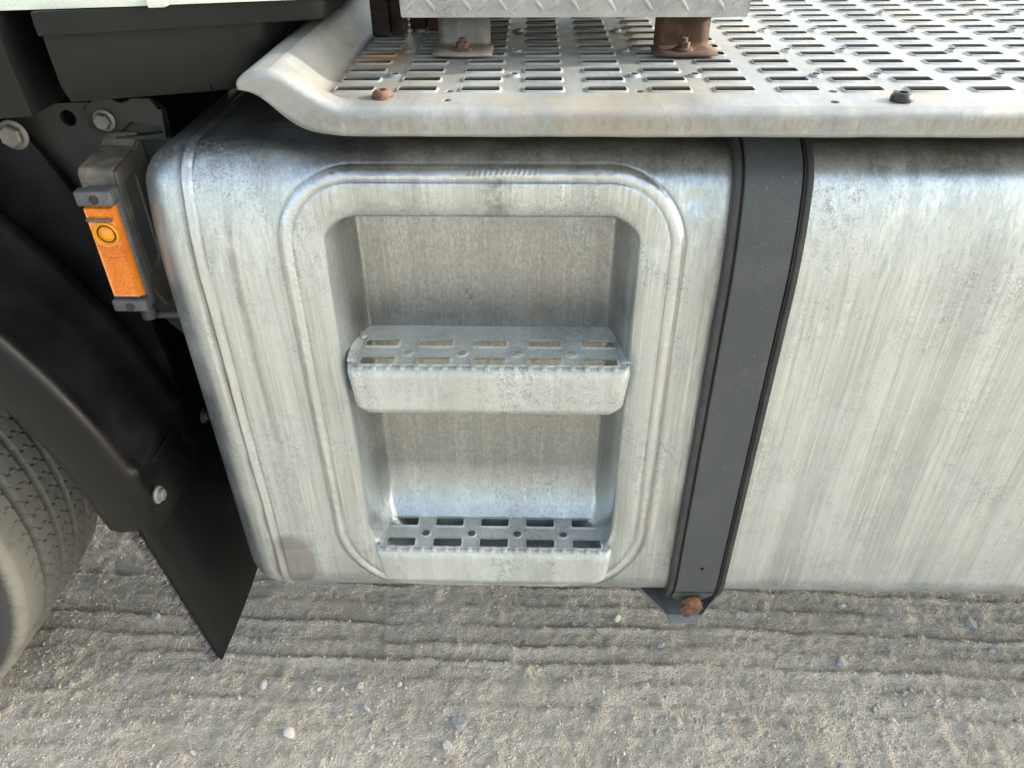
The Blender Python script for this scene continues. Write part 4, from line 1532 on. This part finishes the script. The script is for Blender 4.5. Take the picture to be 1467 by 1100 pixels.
def stone(x, y, r, me, label, group=None, rz=None, cat='stone'):
    o = bpy.data.objects.new("stone", me)
    COL.objects.link(o)
    o.location = (x, y, gz(x, y) + r * 0.2)
    o.scale = (r, r, r)
    o.rotation_euler = (random.uniform(-.3, .3), random.uniform(-.3, .3), random.uniform(0, 6.28) if rz is None else rz)
    o['label'] = label
    o['category'] = cat
    if group:
        o['group'] = group
    return o


named = [
    (-0.455, 0.780, 0.0165, SM[6], 'pale grey rounded stone, largest loose stone on the open dirt'),
    (-0.317, 0.838, 0.0125, SM[1], 'square bluish grey stone in front of the lower step'),
    (-0.339, 0.884, 0.0115, SM[2], 'smooth blue grey pebble on the tyre ridge below the lower step'),
    (-0.536, 0.887, 0.0130, SM[7], 'off white rounded stone just right of the mud flap tip'),
    (0.136, 1.043, 0.0150, SM[7], 'rounded buff stone left of the strap bracket'),
    (0.101, 1.047, 0.0125, SM[0], 'squarish grey stone beside the rounded buff stone left of the bracket'),
    (0.197, 1.058, 0.0120, SM[8], 'pale wedge shaped stone close to the left side of the strap bracket'),
    (0.283, 0.994, 0.0120, SM[6], 'cream stone directly below the strap bracket'),
    (0.462, 1.083, 0.0130, SM[3], 'grey stone in the dark dirt right of the strap bracket'),
    (0.653, 0.962, 0.0160, SM[4], 'elongated grey stone with a dark side right of the bracket'),
    (0.967, 1.065, 0.0185, SM[5], 'large half buried grey stone near the right edge'),
    (-0.129, 0.812, 0.0210, SM[5], 'long dark sided stone in the dirt below the lower step'),
    (-0.150, 0.765, 0.0130, SM[4], 'brownish stone clump at the bottom edge of the picture'),
    (-0.823, 1.045, 0.0150, SM[3], 'stone with a tan stain between tyre and mud flap'),
    (0.70, 1.105, 0.0110, SM[8], 'small white stone in the shade under the right end of the tank'),
    (-0.929, 0.877, 0.0125, SM[0], 'grey stone near the left edge below the tyre'),
]
for x, y, r, me, lab in named:
    stone(x, y, r, me, lab)
taken = [(x, y) for x, y, *_ in named]
k = 0
while k < 64:
    x = random.uniform(-1.0, 1.0)
    y = random.choice((random.uniform(0.70, 0.88), random.uniform(0.72, 1.12)))
    if any((x - a) ** 2 + (y - b) ** 2 < 0.0009 for a, b in taken):
        continue
    taken.append((x, y))
    stone(x, y, random.choice((0.0045, 0.005, 0.006, 0.007, 0.009)) * random.uniform(0.8, 1.1), random.choice(SM), 'small stone lying loose among the tyre ridges in the dirt', 'small loose stones in the dirt')
    k += 1

# fine gravel: uncountable, one object
pts = []
base = bmesh.new()
bmesh.ops.create_icosphere(base, subdivisions=1, radius=1.0)
bvs = np.array([v.co[:] for v in base.verts])
bfs = np.array([[v.index for v in f.verts] for f in base.faces])
base.free()
NG = 22000
gxs = RNG.uniform(-1.25, 1.2, NG)
gys = RNG.uniform(0.62, 1.32, NG)
dens = vnoise(gxs * 5, gys * 9, 41) + 0.6 * vnoise(gxs * 16, gys * 22, 42)
keep = dens > RNG.uniform(-0.45, 0.35, NG)
gxs, gys = gxs[keep], gys[keep]
gzs = ground_h(gxs, gys)
rs = np.exp(RNG.normal(-6.5, 0.45, len(gxs))).clip(0.0007, 0.0045)
jit = 1 + RNG.uniform(-0.28, 0.28, (len(gxs), len(bvs), 3))
ax = RNG.uniform(0.7, 1.3, (len(gxs), 1, 3))
V = bvs[None] * jit * ax * rs[:, None, None] * np.array([1, 1, 0.7])
V += np.stack([gxs, gys, gzs + rs * 0.15], -1)[:, None]
Fc = (bfs[None] + (np.arange(len(gxs)) * len(bvs))[:, None, None]).reshape(-1, 3)
gme = from_np("gravel", V.reshape(-1, 3), Fc, None, False)
for mt in (M_GRAVEL, M_STONE, M_PALE):
    gme.materials.append(mt)
pick = RNG.choice(3, len(gxs), p=[0.72, 0.2, 0.08]).repeat(len(bfs)).astype(np.int32)
gme.polygons.foreach_set('material_index', pick)
grav = obj("gravel", gme, None)
grav['kind'] = 'stuff'
grav['label'] = 'fine gravel scattered over the packed dirt'
grav['category'] = 'gravel'

# straw bits and yellow specks
sv, sf = [], []
for k in range(46):
    x, y = random.uniform(-1.0, 1.0), random.uniform(0.70, 1.1)
    a = random.uniform(0, 6.28)
    L, w = random.uniform(0.006, 0.020), random.uniform(0.0004, 0.0008)
    n = 5
    b0 = len(sv)
    bend = random.uniform(-0.35, 0.35)
    for i in range(n):
        t = i / (n - 1) - 0.5
        px, py = x + L * t * cos(a) - bend * L * t * t * sin(a), y + L * t * sin(a) + bend * L * t * t * cos(a)
        z = gz(px, py) + 0.0016
        sv += [(px - w * sin(a), py + w * cos(a), z), (px + w * sin(a), py - w * cos(a), z), (px, py, z + w * 1.5)]
    for i in range(n - 1):
        for j in range(3):
            p, q = b0 + i * 3 + j, b0 + i * 3 + (j + 1) % 3
            sf.append((p, q, q + 3, p + 3))
me = from_np("dry_straw", sv, sf, M_STRAW, False)
o = obj("dry_straw", me, None)
o['kind'] = 'stuff'
o['label'] = 'short bits of dry straw scattered on the dirt'
o['category'] = 'straw'
for x, y, lab in ((0.118, 1.012, 'tiny yellow leaf scrap left of the strap bracket'), (0.012, 0.928, 'tiny yellow leaf scrap below the lower step, nearest the camera'), (-0.770, 1.01, 'tiny yellow leaf scrap beside the mud flap bristles')):
    bm = bmesh.new()
    z = gz(x, y) + 0.002
    q = [(x - 0.004, y - 0.001, z), (x + 0.001, y - 0.0028, z + 0.0012), (x + 0.0045, y + 0.001, z + 0.0005), (x, y + 0.0028, z + 0.0016)]
    bm_prism(bm, q, (0, 0, 0.0006))
    o = obj("leaf_scrap", from_bm("leaf_scrap", bm, M_YELLOW, False), None, (x, y, z))
    o['label'] = lab
    o['category'] = 'leaf'
